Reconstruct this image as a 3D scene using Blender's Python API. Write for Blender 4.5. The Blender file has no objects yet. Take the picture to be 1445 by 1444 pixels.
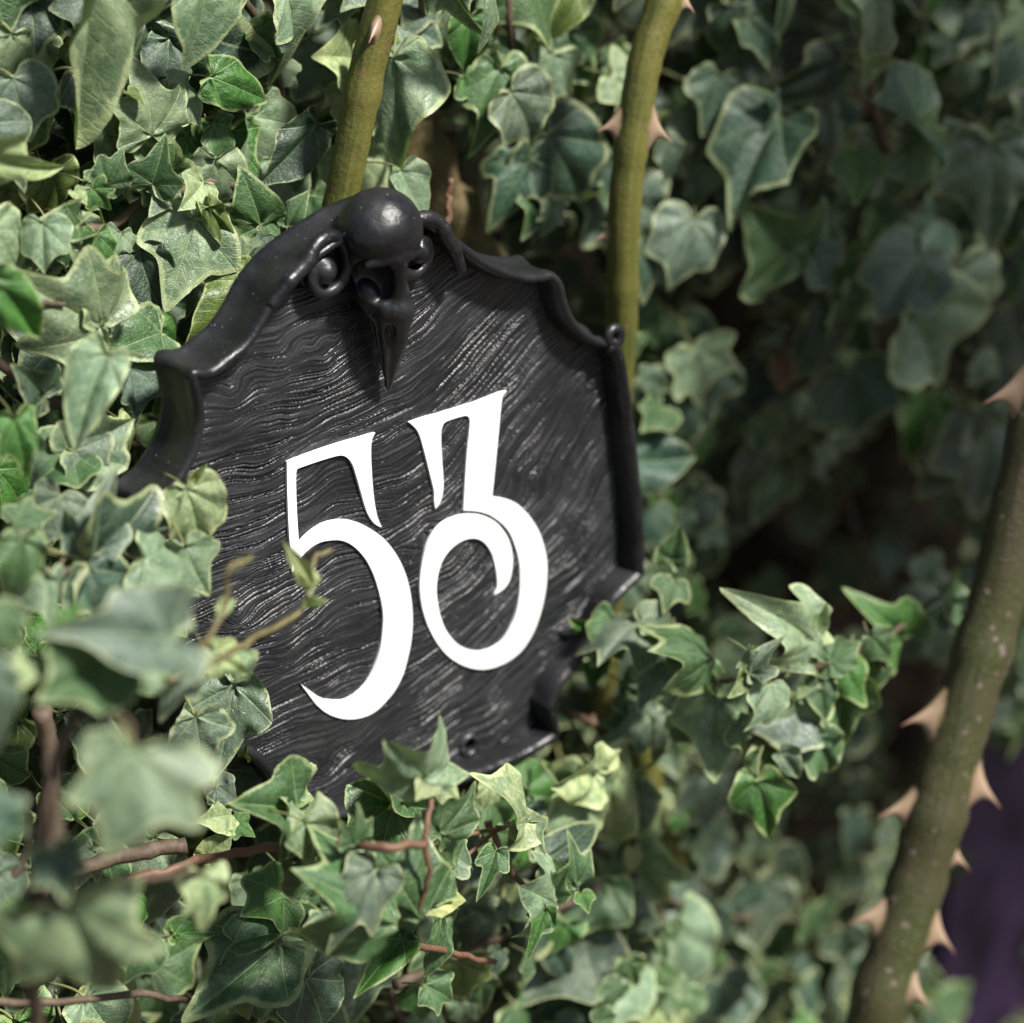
import bpy, bmesh, math, random
import numpy as np
from mathutils import Vector, Matrix
from mathutils.geometry import tessellate_polygon

random.seed(7)
NR = np.random.RandomState(7)
C = bpy.context.scene.collection
R = math.radians

# ------------------------------------------------------------------ camera
# World: X along the wall, Z up, the wall and the sign face -Y.
F = 4400.0                       # focal length in photo pixels (photo 1445 wide)
U = Vector((5600, 1920, -4400)).normalized()
V = Vector((0.04, 1 / 0.459, 1.0)); V = (V - U * V.dot(U)).normalized()
W = V.cross(U)                   # world Y seen from the camera
RM = Matrix(((U.x, W.x, V.x), (U.y, W.y, V.y), (U.z, W.z, V.z)))   # world -> camera
RT = RM.transposed()
D0 = 1.135
CAMPOS = -(RT @ (Vector(((530 - 722.5) / F, -(700 - 722) / F, -1)) * D0))

def P(px, py, y=0.0):
    """point of the plane Y=y seen at photo pixel px,py"""
    d = RT @ Vector(((px - 722.5) / F, -(py - 722) / F, -1))
    return CAMPOS + d * ((y - CAMPOS.y) / d.y)

def PX(p):
    c = RM @ (Vector(p) - CAMPOS)
    return (722.5 + F * c.x / -c.z, 722 - F * c.y / -c.z, -c.z)

cam_data = bpy.data.cameras.new("camera")
cam = bpy.data.objects.new("camera", cam_data); C.objects.link(cam)
cam.matrix_world = Matrix.Translation(CAMPOS) @ RT.to_4x4()
cam_data.lens = 50; cam_data.sensor_fit = 'HORIZONTAL'; cam_data.sensor_width = 50 / F * 1445
cam_data.clip_start = 0.05; cam_data.clip_end = 500
cam_data.dof.use_dof = True
cam_data.dof.focus_distance = D0 - 0.028
cam_data.dof.aperture_fstop = 2.4
cam_data.dof.aperture_blades = 8
bpy.context.scene.camera = cam

# ------------------------------------------------------------------ world and sun
SUN = Vector((0.14, -0.56, 0.80)).normalized()       # towards the sun
el = math.asin(SUN.z); az = math.atan2(SUN.x, SUN.y)
world = bpy.data.worlds.new("World"); bpy.context.scene.world = world; world.use_nodes = True
wn = world.node_tree; sky = wn.nodes.new('ShaderNodeTexSky'); sky.sky_type = 'NISHITA'
sky.sun_disc = False; sky.sun_elevation = el; sky.sun_rotation = az
sky.dust_density = 2.0
bg = wn.nodes['Background']; wn.links.new(sky.outputs[0], bg.inputs[0]); bg.inputs[1].default_value = 0.05
sd = bpy.data.lights.new("sun", 'SUN'); sd.energy = 5.0; sd.angle = R(7); sd.color = (1.0, 0.96, 0.90)
so = bpy.data.objects.new("sun", sd); C.objects.link(so)
so.rotation_euler = SUN.to_track_quat('Z', 'Y').to_euler()
vs = bpy.context.scene.view_settings
vs.view_transform = 'Standard'; vs.look = 'None'; vs.exposure = 0.92; vs.gamma = 1.0

# ------------------------------------------------------------------ helpers
def tag(o, label=None, cat=None, group=None, kind=None):
    if label: o['label'] = label
    if cat: o['category'] = cat
    if group: o['group'] = group
    if kind: o['kind'] = kind
    return o

def empty(name, loc=(0, 0, 0)):
    o = bpy.data.objects.new(name, None); C.objects.link(o); o.location = loc
    o.empty_display_size = 0.02
    return o

def mesh_obj(name, verts, faces, mats, parent=None, smooth=True, matidx=None):
    me = bpy.data.meshes.new(name)
    me.from_pydata([tuple(v) for v in verts], [], [tuple(f) for f in faces])
    for m in (mats if isinstance(mats, (list, tuple)) else [mats]): me.materials.append(m)
    if matidx is not None: me.polygons.foreach_set('material_index', matidx)
    me.polygons.foreach_set('use_smooth', [smooth] * len(me.polygons))
    me.update()
    o = bpy.data.objects.new(name, me); C.objects.link(o)
    if parent:
        o.parent = parent
        o.matrix_parent_inverse = Matrix.Translation(-Vector(parent.location))
    return o

def catmull(pts, n=6, closed=False, corner=45):
    """smooth a 2D/3D polyline, keeping vertices that turn by more than corner degrees sharp"""
    P_ = [np.array(p, float) for p in pts]; N = len(P_); out = []
    def sharp(i):
        if not closed and (i == 0 or i == N - 1): return True
        a = P_[i] - P_[i - 1]; b = P_[(i + 1) % N] - P_[i]
        c = a.dot(b) / (np.linalg.norm(a) * np.linalg.norm(b) + 1e-12)
        return math.degrees(math.acos(max(-1, min(1, c)))) > corner
    S = [sharp(i) for i in range(N)]
    for i in range(N if closed else N - 1):
        p1, p2 = P_[i], P_[(i + 1) % N]
        p0 = p1 - (p2 - p1) if S[i] else P_[i - 1]
        p3 = p2 + (p2 - p1) if S[(i + 1) % N] else P_[(i + 2) % N]
        for k in range(n):
            t = k / n
            out.append(0.5 * ((2 * p1) + (-p0 + p2) * t + (2 * p0 - 5 * p1 + 4 * p2 - p3) * t * t + (-p0 + 3 * p1 - 3 * p2 + p3) * t ** 3))
    if not closed: out.append(P_[-1])
    return out

def tube_geo(pts, radii, seg=10, wob=0.0, rng=random):
    """tapered tube along points, parallel-transported frame, closed ends"""
    pts = [Vector(p) for p in pts]; n = len(pts); vs_, fs = [], []
    t0 = (pts[1] - pts[0]).normalized()
    nrm = t0.orthogonal().normalized()
    for i, p in enumerate(pts):
        t = (pts[min(i + 1, n - 1)] - pts[max(i - 1, 0)]).normalized()
        nrm = (nrm - t * nrm.dot(t)).normalized(); b = t.cross(nrm)
        for k in range(seg):
            a = 2 * math.pi * k / seg; r = radii[i] * (1 + wob * (rng.random() - .5))
            vs_.append(p + (nrm * math.cos(a) + b * math.sin(a)) * r)
    for i in range(n - 1):
        for k in range(seg):
            a, b2 = i * seg + k, i * seg + (k + 1) % seg
            fs.append((a, b2, b2 + seg, a + seg))
    c0 = len(vs_); vs_.append(pts[0]); c1 = len(vs_); vs_.append(pts[-1])
    for k in range(seg):
        fs.append((c0, (k + 1) % seg, k)); fs.append((c1, (n - 1) * seg + k, (n - 1) * seg + (k + 1) % seg))
    return vs_, fs

def join_geo(parts):
    V_, F_ = [], []
    for v, f in parts:
        o = len(V_); V_ += list(v); F_ += [tuple(i + o for i in q) for q in f]
    return V_, F_

# ------------------------------------------------------------------ node helper
def new_mat(name):
    m = bpy.data.materials.new(name); m.use_nodes = True
    nt = m.node_tree; nt.nodes.clear()
    return m, nt
class NT:
    def __init__(s, nt): s.nt = nt
    def n(s, t, **kw):
        nd = s.nt.nodes.new(t)
        for k, v in kw.items():
            if k == 'i':
                for a, b in v.items():
                    if isinstance(b, bpy.types.NodeSocket): s.nt.links.new(b, nd.inputs[a])
                    else: nd.inputs[a].default_value = b
            else: setattr(nd, k, v)
        return nd
    def math(s, op, a, b=0.0, c=None):
        d = {0: a, 1: b}
        if c is not None: d[2] = c
        return s.n('ShaderNodeMath', operation=op, i=d).outputs[0]
    def mix(s, f, a, b, blend='MIX'):
        nd = s.n('ShaderNodeMix', data_type='RGBA', blend_type=blend)
        for k, v in ((0, f), (6, a), (7, b)):
            if isinstance(v, bpy.types.NodeSocket): s.nt.links.new(v, nd.inputs[k])
            else: nd.inputs[k].default_value = v
        return nd.outputs[2]
    def ramp(s, v, a, b, lo=0.0, hi=1.0):
        nd = s.n('ShaderNodeMapRange', interpolation_type='SMOOTHSTEP', i={0: v, 1: a, 2: b, 3: lo, 4: hi})
        return nd.outputs[0]
    def noise(s, vec, scale, detail=3, rough=.5, dist=0.0):
        return s.n('ShaderNodeTexNoise', i={'Vector': vec, 'Scale': scale, 'Detail': detail, 'Roughness': rough, 'Distortion': dist}).outputs[0]

def c4(c): return (c[0], c[1], c[2], 1)

# ------------------------------------------------------------------ materials
def leaf_material(name, per_island=False):
    m, nt = new_mat(name); T = NT(nt)
    oi = T.n('ShaderNodeObjectInfo'); geo = T.n('ShaderNodeNewGeometry')
    tc = T.n('ShaderNodeTexCoord')
    uv1 = T.n('ShaderNodeUVMap', uv_map='vein'); uv2 = T.n('ShaderNodeUVMap', uv_map='margin')
    s1 = T.n('ShaderNodeSeparateXYZ', i={0: uv1.outputs[0]}); s2 = T.n('ShaderNodeSeparateXYZ', i={0: uv2.outputs[0]})
    along, across = s1.outputs[0], T.math('ABSOLUTE', s1.outputs[1]); dist, lobe = s2.outputs[0], s2.outputs[1]
    rnd = geo.outputs['Random Per Island'] if per_island else oi.outputs['Random']
    off = T.n('ShaderNodeCombineXYZ', i={0: T.math('MULTIPLY', rnd, 17.0), 1: T.math('MULTIPLY', rnd, 31.0), 2: rnd})
    vec = T.n('ShaderNodeVectorMath', operation='ADD', i={0: T.n('ShaderNodeAttribute', attribute_name='flat').outputs['Vector'], 1: off.outputs[0]}).outputs[0]
    n1 = T.noise(vec, 2.6, 4, .6, .4); n2 = T.noise(vec, 11, 4, .65); n3 = T.noise(vec, 60, 2, .6)
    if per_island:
        ca = T.mix(rnd, (.011, .030, .010, 1), (.042, .080, .033, 1))  # leaf mass coloured darker than the front leaves, standing in for shade
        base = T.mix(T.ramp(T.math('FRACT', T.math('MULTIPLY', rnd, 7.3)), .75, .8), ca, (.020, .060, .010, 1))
    else:
        base = oi.outputs['Color']
    dark = T.mix(1.0, base, (.58, .68, .66, 1), 'MULTIPLY')
    lite = T.mix(1.0, base, (1.30, 1.22, 1.25, 1), 'MULTIPLY')
    col = T.mix(T.ramp(n1, .42, .58), dark, base)
    col = T.mix(T.ramp(n2, .48, .62, 0, .75), col, lite)
    # cream margin with uneven width, different on every leaf
    mw = T.math('MULTIPLY_ADD', rnd, .045, .012)
    dd = T.math('DIVIDE', T.math('SUBTRACT', dist, T.math('MULTIPLY', T.math('SUBTRACT', n2, .45), .09)), mw)
    marg = T.ramp(dd, .6, 1.3, 1, 0)
    cream = T.mix(.42, base, (.66, .70, .34, 1))
    col = T.mix(T.math('MULTIPLY', marg, .72), col, cream)
    # veins: primary along each lobe, secondaries branching forward
    pw = T.math('MULTIPLY_ADD', along, -.007, .0125)
    prim = T.ramp(T.math('DIVIDE', across, pw), .45, 1.5, 1, 0)
    wob = T.math('MULTIPLY', T.math('SUBTRACT', n2, .5), .07)
    st = T.math('FRACT', T.math('DIVIDE', T.math('ADD', T.math('SUBTRACT', along, T.math('MULTIPLY', across, .95)), wob), .145))
    tri = T.math('ABSOLUTE', T.math('SUBTRACT', st, .5))
    sec = T.math('MULTIPLY', T.ramp(tri, .0, .055, 1, 0), T.ramp(across, .05, .3, .75, .2))
    vor = T.n('ShaderNodeTexVoronoi', feature='DISTANCE_TO_EDGE', i={'Vector': vec, 'Scale': 15.0})
    net = T.ramp(vor.outputs[0], .0, .07, .32, 0)
    vein = T.math('MAXIMUM', prim, T.math('MAXIMUM', sec, net))
    vcol = T.mix(.5, base, (.36, .46, .22, 1))
    col = T.mix(T.math('MULTIPLY', vein, .58), col, vcol)
    # small brown spots and dust
    n4 = T.noise(vec, 24, 2, .5)
    col = T.mix(T.ramp(n4, .70, .75, 0, .7), col, (.12, .07, .03, 1))
    col = T.mix(T.ramp(n3, .5, .8, 0, .10), col, (.42, .42, .36, 1))
    back = T.mix(.35, col, (.26, .33, .15, 1))
    col = T.mix(geo.outputs['Backfacing'], col, back)
    hgt = T.math('ADD', T.math('MULTIPLY', T.math('MAXIMUM', prim, sec), -.55), T.math('ADD', T.math('MULTIPLY', net, -.8), T.math('MULTIPLY', n3, .25)))
    hgt = T.math('ADD', hgt, T.math('MULTIPLY', n2, 1.2))
    bmp = T.n('ShaderNodeBump', i={'Strength': .5, 'Distance': .0009, 'Height': hgt})
    p = T.n('ShaderNodeBsdfPrincipled', i={'Base Color': col, 'Roughness': T.ramp(n2, .3, .7, .33, .52), 'Normal': bmp.outputs[0], 'Specular IOR Level': .6})
    tr = T.n('ShaderNodeBsdfTranslucent', i={'Color': T.mix(1.0, col, (.9, 1.15, .35, 1), 'MULTIPLY'), 'Normal': bmp.outputs[0]})
    mx = T.n('ShaderNodeMixShader', i={0: .2, 1: p.outputs[0], 2: tr.outputs[0]})
    out = T.n('ShaderNodeOutputMaterial', i={0: mx.outputs[0]})
    return m

def bark_material(name, a, b, c, scale=60, rough=.7, bump=.0012, stretch=.25, spots=None, spec=.5, tube=False):
    m, nt = new_mat(name); T = NT(nt)
    tc = T.n('ShaderNodeTexCoord'); src = T.n('ShaderNodeAttribute', attribute_name='tube').outputs['Vector'] if tube else tc.outputs['Object']
    mp = T.n('ShaderNodeMapping', i={0: src, 'Scale': (1, 1, stretch)}).outputs[0]
    n1 = T.noise(mp, scale, 5, .6, .6); n2 = T.noise(tc.outputs['Object'], scale * 5, 4, .6)
    n0 = T.noise(tc.outputs['Object'], scale * .35, 2)
    col = T.mix(T.ramp(n1, .38, .62), c4(a), c4(b)); col = T.mix(T.ramp(n2, .5, .75, 0, .7), col, c4(c))
    col = T.mix(T.ramp(n0, .4, .65, 0, .5), col, c4(b))
    if spots:
        v = T.n('ShaderNodeTexVoronoi', i={'Vector': tc.outputs['Object'], 'Scale': spots[0], 'Randomness': 1.0})
        sz = T.math('MULTIPLY', T.n('ShaderNodeSeparateXYZ', i={0: v.outputs['Color']}).outputs[0], .22)
        col = T.mix(T.ramp(T.math('SUBTRACT', v.outputs[0], sz), .0, .04, 1, 0), col, c4(spots[1]))
    bmp = T.n('ShaderNodeBump', i={'Strength': .8, 'Distance': bump, 'Height': T.math('ADD', n1, T.math('MULTIPLY', n2, .5))})
    p = T.n('ShaderNodeBsdfPrincipled', i={'Base Color': col, 'Roughness': rough, 'Specular IOR Level': spec, 'Normal': bmp.outputs[0]})
    T.n('ShaderNodeOutputMaterial', i={0: p.outputs[0]})
    return m

def resin_material(name, panel=False):
    m, nt = new_mat(name); T = NT(nt)
    tc = T.n('ShaderNodeTexCoord'); v = tc.outputs['Object']
    n1 = T.noise(v, 45, 5, .65); n2 = T.noise(v, 700, 3, .6); n3 = T.noise(v, 190, 3, .6)
    col = T.mix(T.ramp(n1, .35, .7), (.0065, .0067, .0082, 1), (.015, .015, .017, 1))
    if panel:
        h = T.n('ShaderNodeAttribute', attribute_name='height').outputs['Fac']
        col = T.mix(T.ramp(h, .35, .95), T.mix(T.ramp(n1, .3, .7), (.008, .0085, .0105, 1), (.016, .0165, .0185, 1)), (.034, .035, .038, 1))  # sheen painted into the colour: raised strands lighter, grooves and holes darker
    col = T.mix(T.ramp(n2, .69, .74, 0, .55), col, (.35, .34, .32, 1))
    bmp = T.n('ShaderNodeBump', i={'Strength': .7, 'Distance': .0006, 'Height': T.math('ADD', T.math('MULTIPLY', n3, 1.0), T.math('MULTIPLY', n2, .35))})
    p = T.n('ShaderNodeBsdfPrincipled', i={'Base Color': col, 'Roughness': T.ramp(n1, .3, .7, .29 if not panel else .34, .47 if not panel else .48), 'Normal': bmp.outputs[0], 'Specular IOR Level': .5})
    T.n('ShaderNodeOutputMaterial', i={0: p.outputs[0]})
    return m

def plain(name, col, rough=.6, scale=80, var=.15, bump=.0003):
    m, nt = new_mat(name); T = NT(nt)
    tc = T.n('ShaderNodeTexCoord'); n = T.noise(tc.outputs['Object'], scale, 4, .6)
    a = tuple(x * (1 - var) for x in col); b = tuple(min(1, x * (1 + var)) for x in col)
    cl = T.mix(n, c4(a), c4(b)); bm = T.n('ShaderNodeBump', i={'Strength': .5, 'Distance': bump, 'Height': n})
    p = T.n('ShaderNodeBsdfPrincipled', i={'Base Color': cl, 'Roughness': rough, 'Normal': bm.outputs[0]})
    T.n('ShaderNodeOutputMaterial', i={0: p.outputs[0]})
    return m

M_leaf = leaf_material('ivy_leaf'); M_mass = leaf_material('ivy_leaf_mass_darkened', True)
M_petiole = plain('leaf_stalk', (.16, .17, .07), .55)
M_stem = bark_material('ivy_stem', (.055, .036, .022), (.10, .070, .045), (.030, .02, .012), 140, .7, .0006)
M_redstem = bark_material('red_shoot', (.10, .042, .028), (.15, .085, .05), (.06, .025, .02), 160, .6, .0004)
M_greenstem = bark_material('green_shoot', (.080, .070, .026), (.12, .10, .036), (.10, .045, .025), 160, .55, .0004)
M_cane = bark_material('rose_cane', (.052, .066, .012), (.118, .112, .024), (.030, .026, .011), 95, .46, .0009, .10, (230, (.15, .085, .055)), .5, True)
M_oldcane = bark_material('old_rose_cane', (.036, .046, .008), (.055, .046, .022), (.140, .112, .086), 120, .6, .0022, .045, (150, (.16, .12, .10)), .4, True)
def thorn_material():
    m, nt = new_mat('thorn'); T = NT(nt)
    t = T.n('ShaderNodeAttribute', attribute_name='along').outputs['Fac']; n = T.noise(T.n('ShaderNodeTexCoord').outputs['Object'], 260, 4, .6)
    col = T.mix(T.ramp(T.math('ADD', t, T.math('MULTIPLY', T.math('SUBTRACT', n, .5), .3)), .03, .24), (.085, .075, .024, 1), T.mix(n, (.31, .235, .155, 1), (.22, .14, .09, 1)))
    col = T.mix(T.ramp(t, .55, 1.0, 0, .85), col, (.20, .085, .065, 1))
    p = T.n('ShaderNodeBsdfPrincipled', i={'Base Color': col, 'Roughness': .42, 'Normal': T.n('ShaderNodeBump', i={'Strength': .4, 'Distance': .0003, 'Height': n}).outputs[0]})
    T.n('ShaderNodeOutputMaterial', i={0: p.outputs[0]}); return m
M_thorn = thorn_material()
M_trunk = bark_material('old_bark', (.055, .042, .02), (.11, .085, .03), (.16, .12, .06), 45, .85, .004, .5)
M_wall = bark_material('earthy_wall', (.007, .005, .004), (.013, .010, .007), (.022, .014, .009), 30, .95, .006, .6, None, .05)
M_resin = resin_material('black_resin'); M_panel = resin_material('black_carved_resin', True)
M_white = plain('white_vinyl', (.80, .81, .80), .5, 60, .03, .00002)
M_dark = plain('hole_black', (.004, .004, .005), .9)
M_purple = plain('purple_paint', (.022, .010, .036), .55, 9, .35)
M_soil = bark_material('soil', (.035, .026, .018), (.06, .045, .03), (.09, .07, .05), 12, .95, .01, 1)

# ------------------------------------------------------------------ setting
def sheet(name, x0, x1, y0, y1, z, mat):
    o = mesh_obj(name, [(x0, y0, z), (x1, y0, z), (x1, y1, z), (x0, y1, z)], [(0, 1, 2, 3)], mat, None, False); return o
tag(sheet('ground', -60, 60, -60, 60, -0.9, M_soil), kind='structure')

def rough_wall():
    nx, nz = 90, 60; vs_, fs = [], []
    for side, yb in ((0, .0), (1, .12)):
        for j in range(nz + 1):
            for i in range(nx + 1):
                x = -1.0 + 2.6 * i / nx; z = -.9 + 1.9 * j / nz
                y = .40 + yb + (0 if side else .02 * math.sin(x * 37 + z * 11) * math.sin(z * 29 + x * 7) + .008 * random.random())
                vs_.append((x, y, z))
    s = (nx + 1) * (nz + 1)
    for j in range(nz):
        for i in range(nx):
            a = j * (nx + 1) + i
            fs.append((a, a + 1, a + nx + 2, a + nx + 1)); fs.append((a + s, a + s + nx + 1, a + s + nx + 2, a + s + 1))
    for i in range(nx):
        a = i; b = nz * (nx + 1) + i
        fs.append((a, a + s, a + s + 1, a + 1)); fs.append((b, b + 1, b + 1 + s, b + s))
    for j in range(nz):
        a = j * (nx + 1); b = a + nx
        fs.append((a, a + nx + 1, a + nx + 1 + s, a + s)); fs.append((b, b + s, b + s + nx + 1, b + nx + 1))
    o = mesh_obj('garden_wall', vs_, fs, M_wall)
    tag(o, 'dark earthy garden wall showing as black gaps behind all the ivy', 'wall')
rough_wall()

# ------------------------------------------------------------------ SIGN
sign = empty('house_number_sign', (0, .012, 0))
tag(sign, 'black carved house number sign with a bird skull and a white 53', 'house sign')

def pl(px, py, y=0.0):
    p = P(px, py, y); return (p.x, p.z)

LIP = -.0095
axis_x = 0.5 * (pl(530, 464, 0)[0] + pl(540, 1075, 0)[0])
right = [(545, 309), (578, 304), (604, 314), (640, 340), (680, 369), (718, 387), (750, 394), (780, 391), (791, 404), (797, 430), (810, 457), (835, 480),
         (864, 489), (876, 502), (883, 540), (891, 600), (899, 680), (904, 750), (905, 811), (870, 846), (846, 888), (818, 932), (792, 965), (778, 998), (787, 1038)]
bottom = [(748, 1062), (700, 1084), (644, 1105), (590, 1127)]
left = [(274, 529), (300, 527), (323, 511), (349, 489), (370, 458), (388, 424), (411, 394), (442, 366), (478, 342), (508, 324)]
left_low = [(281, 562), (284, 596), (275, 634), (259, 668), (238, 695), (207, 712)]
R_ = [pl(a, b, LIP) for a, b in right]; B_ = [pl(a, b, LIP) for a, b in bottom]
L1 = [pl(a, b, LIP) for a, b in left]; L2 = [pl(a, b, LIP) for a, b in left_low]
ax = axis_x + .0035
# hidden lower left mirrors the lower right
mir = [(2 * ax - x, z) for x, z in R_[13:]]
Bm = [(2 * ax - x, z) for x, z in B_]
low_left = [(x, z) for x, z in mir[2:]]
n1 = pl(404, 1132, LIP)
notch = [pl(a, b, LIP) for a, b in [(285, 1062), (329, 1056), (358, 1066), (380, 1087), (394, 1112), (404, 1134)]]
outline = R_ + B_ + [pl(540, 1142, LIP), pl(490, 1150, LIP), pl(440, 1150, LIP)] + notch[::-1] + [pl(258, 985, LIP), pl(232, 900, LIP), pl(216, 800, LIP)] + L2[::-1] + L1
OUT = np.array(catmull(outline, 7, True, 38))
# resample
def resample(poly, step):
    q = np.vstack([poly, poly[:1]]); seg = np.linalg.norm(np.diff(q, axis=0), axis=1); s = np.r_[0, np.cumsum(seg)]
    n = int(s[-1] / step); t = np.linspace(0, s[-1], n, endpoint=False)
    return np.c_[np.interp(t, s, q[:, 0]), np.interp(t, s, q[:, 1])]
OUT = resample(OUT, .0011)
area = 0.5 * np.sum(OUT[:, 0] * np.roll(OUT[:, 1], -1) - np.roll(OUT[:, 0], -1) * OUT[:, 1])
if area < 0: OUT = OUT[::-1]

def rim():
    n = len(OUT)
    tan = np.roll(OUT, -2, 0) - np.roll(OUT, 2, 0); tan /= np.linalg.norm(tan, axis=1)[:, None]
    nor = np.c_[tan[:, 1], -tan[:, 0]]           # outward for a counter-clockwise outline
    prof = [(-.0034, .0015), (-.0030, -.0015), (-.0025, -.0058), (-.0021, -.0083), (-.0012, -.0098), (.0000, -.0104), (.0012, -.0098),
            (.0019, -.0083), (.0018, -.0064), (.0013, -.0035), (.0010, .0000), (.0010, .0035), (.0014, .0068), (.0024, .0086), (.0029, .0104), (.0020, .0118), (-.003, .0124)]
    vs_, fs = [], []
    m = len(prof)
    wob = np.convolve(NR.randn(n + 40), np.ones(41) / 41, 'valid') * .0013
    for i in range(n):
        for j, (o, y) in enumerate(prof):
            w = wob[i % len(wob)]
            q = OUT[i] + nor[i] * (o + w * .5)
            vs_.append((q[0], y + (w if y < 0 else 0), q[1]))
    for i in range(n):
        for j in range(m - 1):
            a = i * m + j; b = ((i + 1) % n) * m + j
            fs.append((a, a + 1, b + 1, b))
    me = mesh_obj('rim', vs_, fs, M_resin, sign)
    return me
rim()
# back plate
def filled(poly, y0, y1, name, mat, parent, smooth=False):
    pts = [Vector((p[0], p[1], 0)) for p in poly]; n = len(pts)
    tris = tessellate_polygon([pts])
    vs_ = [(p.x, y0, p.y) for p in pts] + [(p.x, y1, p.y) for p in pts]
    fs = [tuple(t) for t in tris] + [tuple(n + i for i in reversed(t)) for t in tris] + [(i, (i + 1) % n, n + (i + 1) % n, n + i) for i in range(n)]
    o = mesh_obj(name, vs_, fs, mat, parent, smooth)
    bm = bmesh.new(); bm.from_mesh(o.data); bmesh.ops.recalc_face_normals(bm, faces=bm.faces); bm.to_mesh(o.data); bm.free()
    return o
filled(resample(OUT, .004), .0105, .0132, 'back_plate', M_resin, sign)

# carved panel: a real relief. Strands are drawn by line integral convolution along a flow field
def inside(px, pz, poly):
    res = np.zeros(px.shape, bool); x0, z0 = poly[:, 0], poly[:, 1]; x1, z1 = np.roll(x0, -1), np.roll(z0, -1)
    for a, b, c, d in zip(x0, z0, x1, z1):
        cr = ((b > pz) != (d > pz)); res ^= cr & (px < (c - a) * (pz - b) / ((d - b) if d != b else 1e-12) + a)
    return res
H_R = pl(662, 1052, 0); H_L = pl(437, 1098, 0)
def panel():
    h = .00027
    x = np.arange(OUT[:, 0].min() - .002, OUT[:, 0].max() + .002, h); z = np.arange(OUT[:, 1].min() - .002, OUT[:, 1].max() + .002, h)
    X, Z = np.meshgrid(x, z); ny, nx = X.shape
    def smooth_noise(cell, seed):
        r = np.random.RandomState(seed); gy, gx = int(ny * h / cell) + 4, int(nx * h / cell) + 4; g = r.randn(gy, gx)
        fx = (X - x[0]) / cell + 1; fz = (Z - z[0]) / cell + 1
        ix, iz = fx.astype(int), fz.astype(int); tx, tz = fx - ix, fz - iz; tx = tx * tx * (3 - 2 * tx); tz = tz * tz * (3 - 2 * tz)
        return (g[iz, ix] * (1 - tx) + g[iz, ix + 1] * tx) * (1 - tz) + (g[iz + 1, ix] * (1 - tx) + g[iz + 1, ix + 1] * tx) * tz
    # stream function
    psi = Z * 1.0
    ss = lambda v, a, b: np.clip((v - a) / (b - a), 0, 1) ** 2 * (3 - 2 * np.clip((v - a) / (b - a), 0, 1))
    slope = .17 + .42 * ss(X, .0, .075) * np.exp(-((Z - .01) / .06) ** 2) + .18 * ss(X, .01, .08) - .05 * ss(-X, .0, .06)
    psi = psi - slope * (X - .02)
    psi += .0022 * smooth_noise(.03, 3) + .0009 * smooth_noise(.011, 4) + .0003 * smooth_noise(.005, 14)
    # arching strands left of the beak, knots
    cx, cz = pl(440, 545); psi += .010 * np.exp(-(((X - cx) / .035) ** 2 + ((Z - cz) / .022) ** 2))
    for (a, b, s1, s2, A) in ((352, 560, .012, .006, .0045), (455, 1092, .011, .007, .0085), (600, 770, .009, .005, .006), (430, 470, .012, .006, -.0035), (760, 700, .014, .008, .006), (340, 880, .012, .005, .004), (700, 1000, .014, .007, .005), (820, 560, .012, .010, -.006)):
        cx, cz = pl(a, b); psi += A * np.exp(-(((X - cx) / s1) ** 2 + ((Z - cz) / s2) ** 2))
    gz, gx = np.gradient(psi, h); L = np.sqrt(gx ** 2 + gz ** 2) + 1e-9
    vx, vz = gz / L, -gx / L
    def lic(src, steps, rate=.8):
        acc = src.copy(); wsum = 1.0
        for sgn in (1, -1):
            jx = np.broadcast_to(np.arange(nx, dtype=np.float32), (ny, nx)).copy(); jz = np.broadcast_to(np.arange(ny, dtype=np.float32)[:, None], (ny, nx)).copy()
            for k in range(steps):
                ix = np.clip(np.rint(jx).astype(int), 0, nx - 1); iz = np.clip(np.rint(jz).astype(int), 0, ny - 1)
                jx += sgn * vx[iz, ix] * rate; jz += sgn * vz[iz, ix] * rate
                ix = np.clip(np.rint(jx).astype(int), 0, nx - 1); iz = np.clip(np.rint(jz).astype(int), 0, ny - 1)
                w = math.cos(k / steps * math.pi / 2); acc += src[iz, ix] * w
        return acc
    def blur(a, n=1):
        for _ in range(n): a = (a + np.roll(a, 1, 0) + np.roll(a, -1, 0)) / 3; a = (a + np.roll(a, 1, 1) + np.roll(a, -1, 1)) / 3
        return a
    r = np.random.RandomState(5)
    fine = lic(r.randn(ny, nx), 45, .9); fine = blur(fine, 1); fine /= fine.std()
    mid = lic(blur(r.randn(ny, nx), 3), 75, 1.0); mid /= mid.std()
    # long sharp grooves
    gr = (r.rand(ny, nx) < .0010).astype(float); gr = lic(gr, 110, 1.0); gr = np.clip(gr / np.percentile(gr, 96.5), 0, 1.3) * np.clip(smooth_noise(.013, 31) * .8 + .75, .1, 1.2)
    msk = .55 + .45 * np.clip(smooth_noise(.02, 9) * .7 + .5, 0, 1)
    hgt = (.00010 * np.clip(mid, -2, 2) + .00011 * np.clip(fine, -2.5, 2.5)) * msk - .00120 * gr
    hgt += .0003 * smooth_noise(.02, 21)
    painted_sheen = np.clip(.45 + .10 * mid + .16 * fine - .7 * gr + .10 * smooth_noise(.025, 41), 0, 1)
    # screw holes
    for (hx, hz), rr, ring in ((H_R, .0027, 1), (H_L, .0016, 0)):
        d = np.sqrt((X - hx) ** 2 + (Z - hz) ** 2)
        hgt = hgt * ss(d, rr, rr + .002) + (.0014 * np.exp(-((d - rr - .0012) / .0011) ** 2) if ring else 0)
        hgt = np.where(d < rr, -.006 * ss(rr - d, 0, .0008), hgt); painted_sheen = painted_sheen * ss(d, rr * .8, rr + .001)
    keep = inside(X, Z, OUT)
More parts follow.
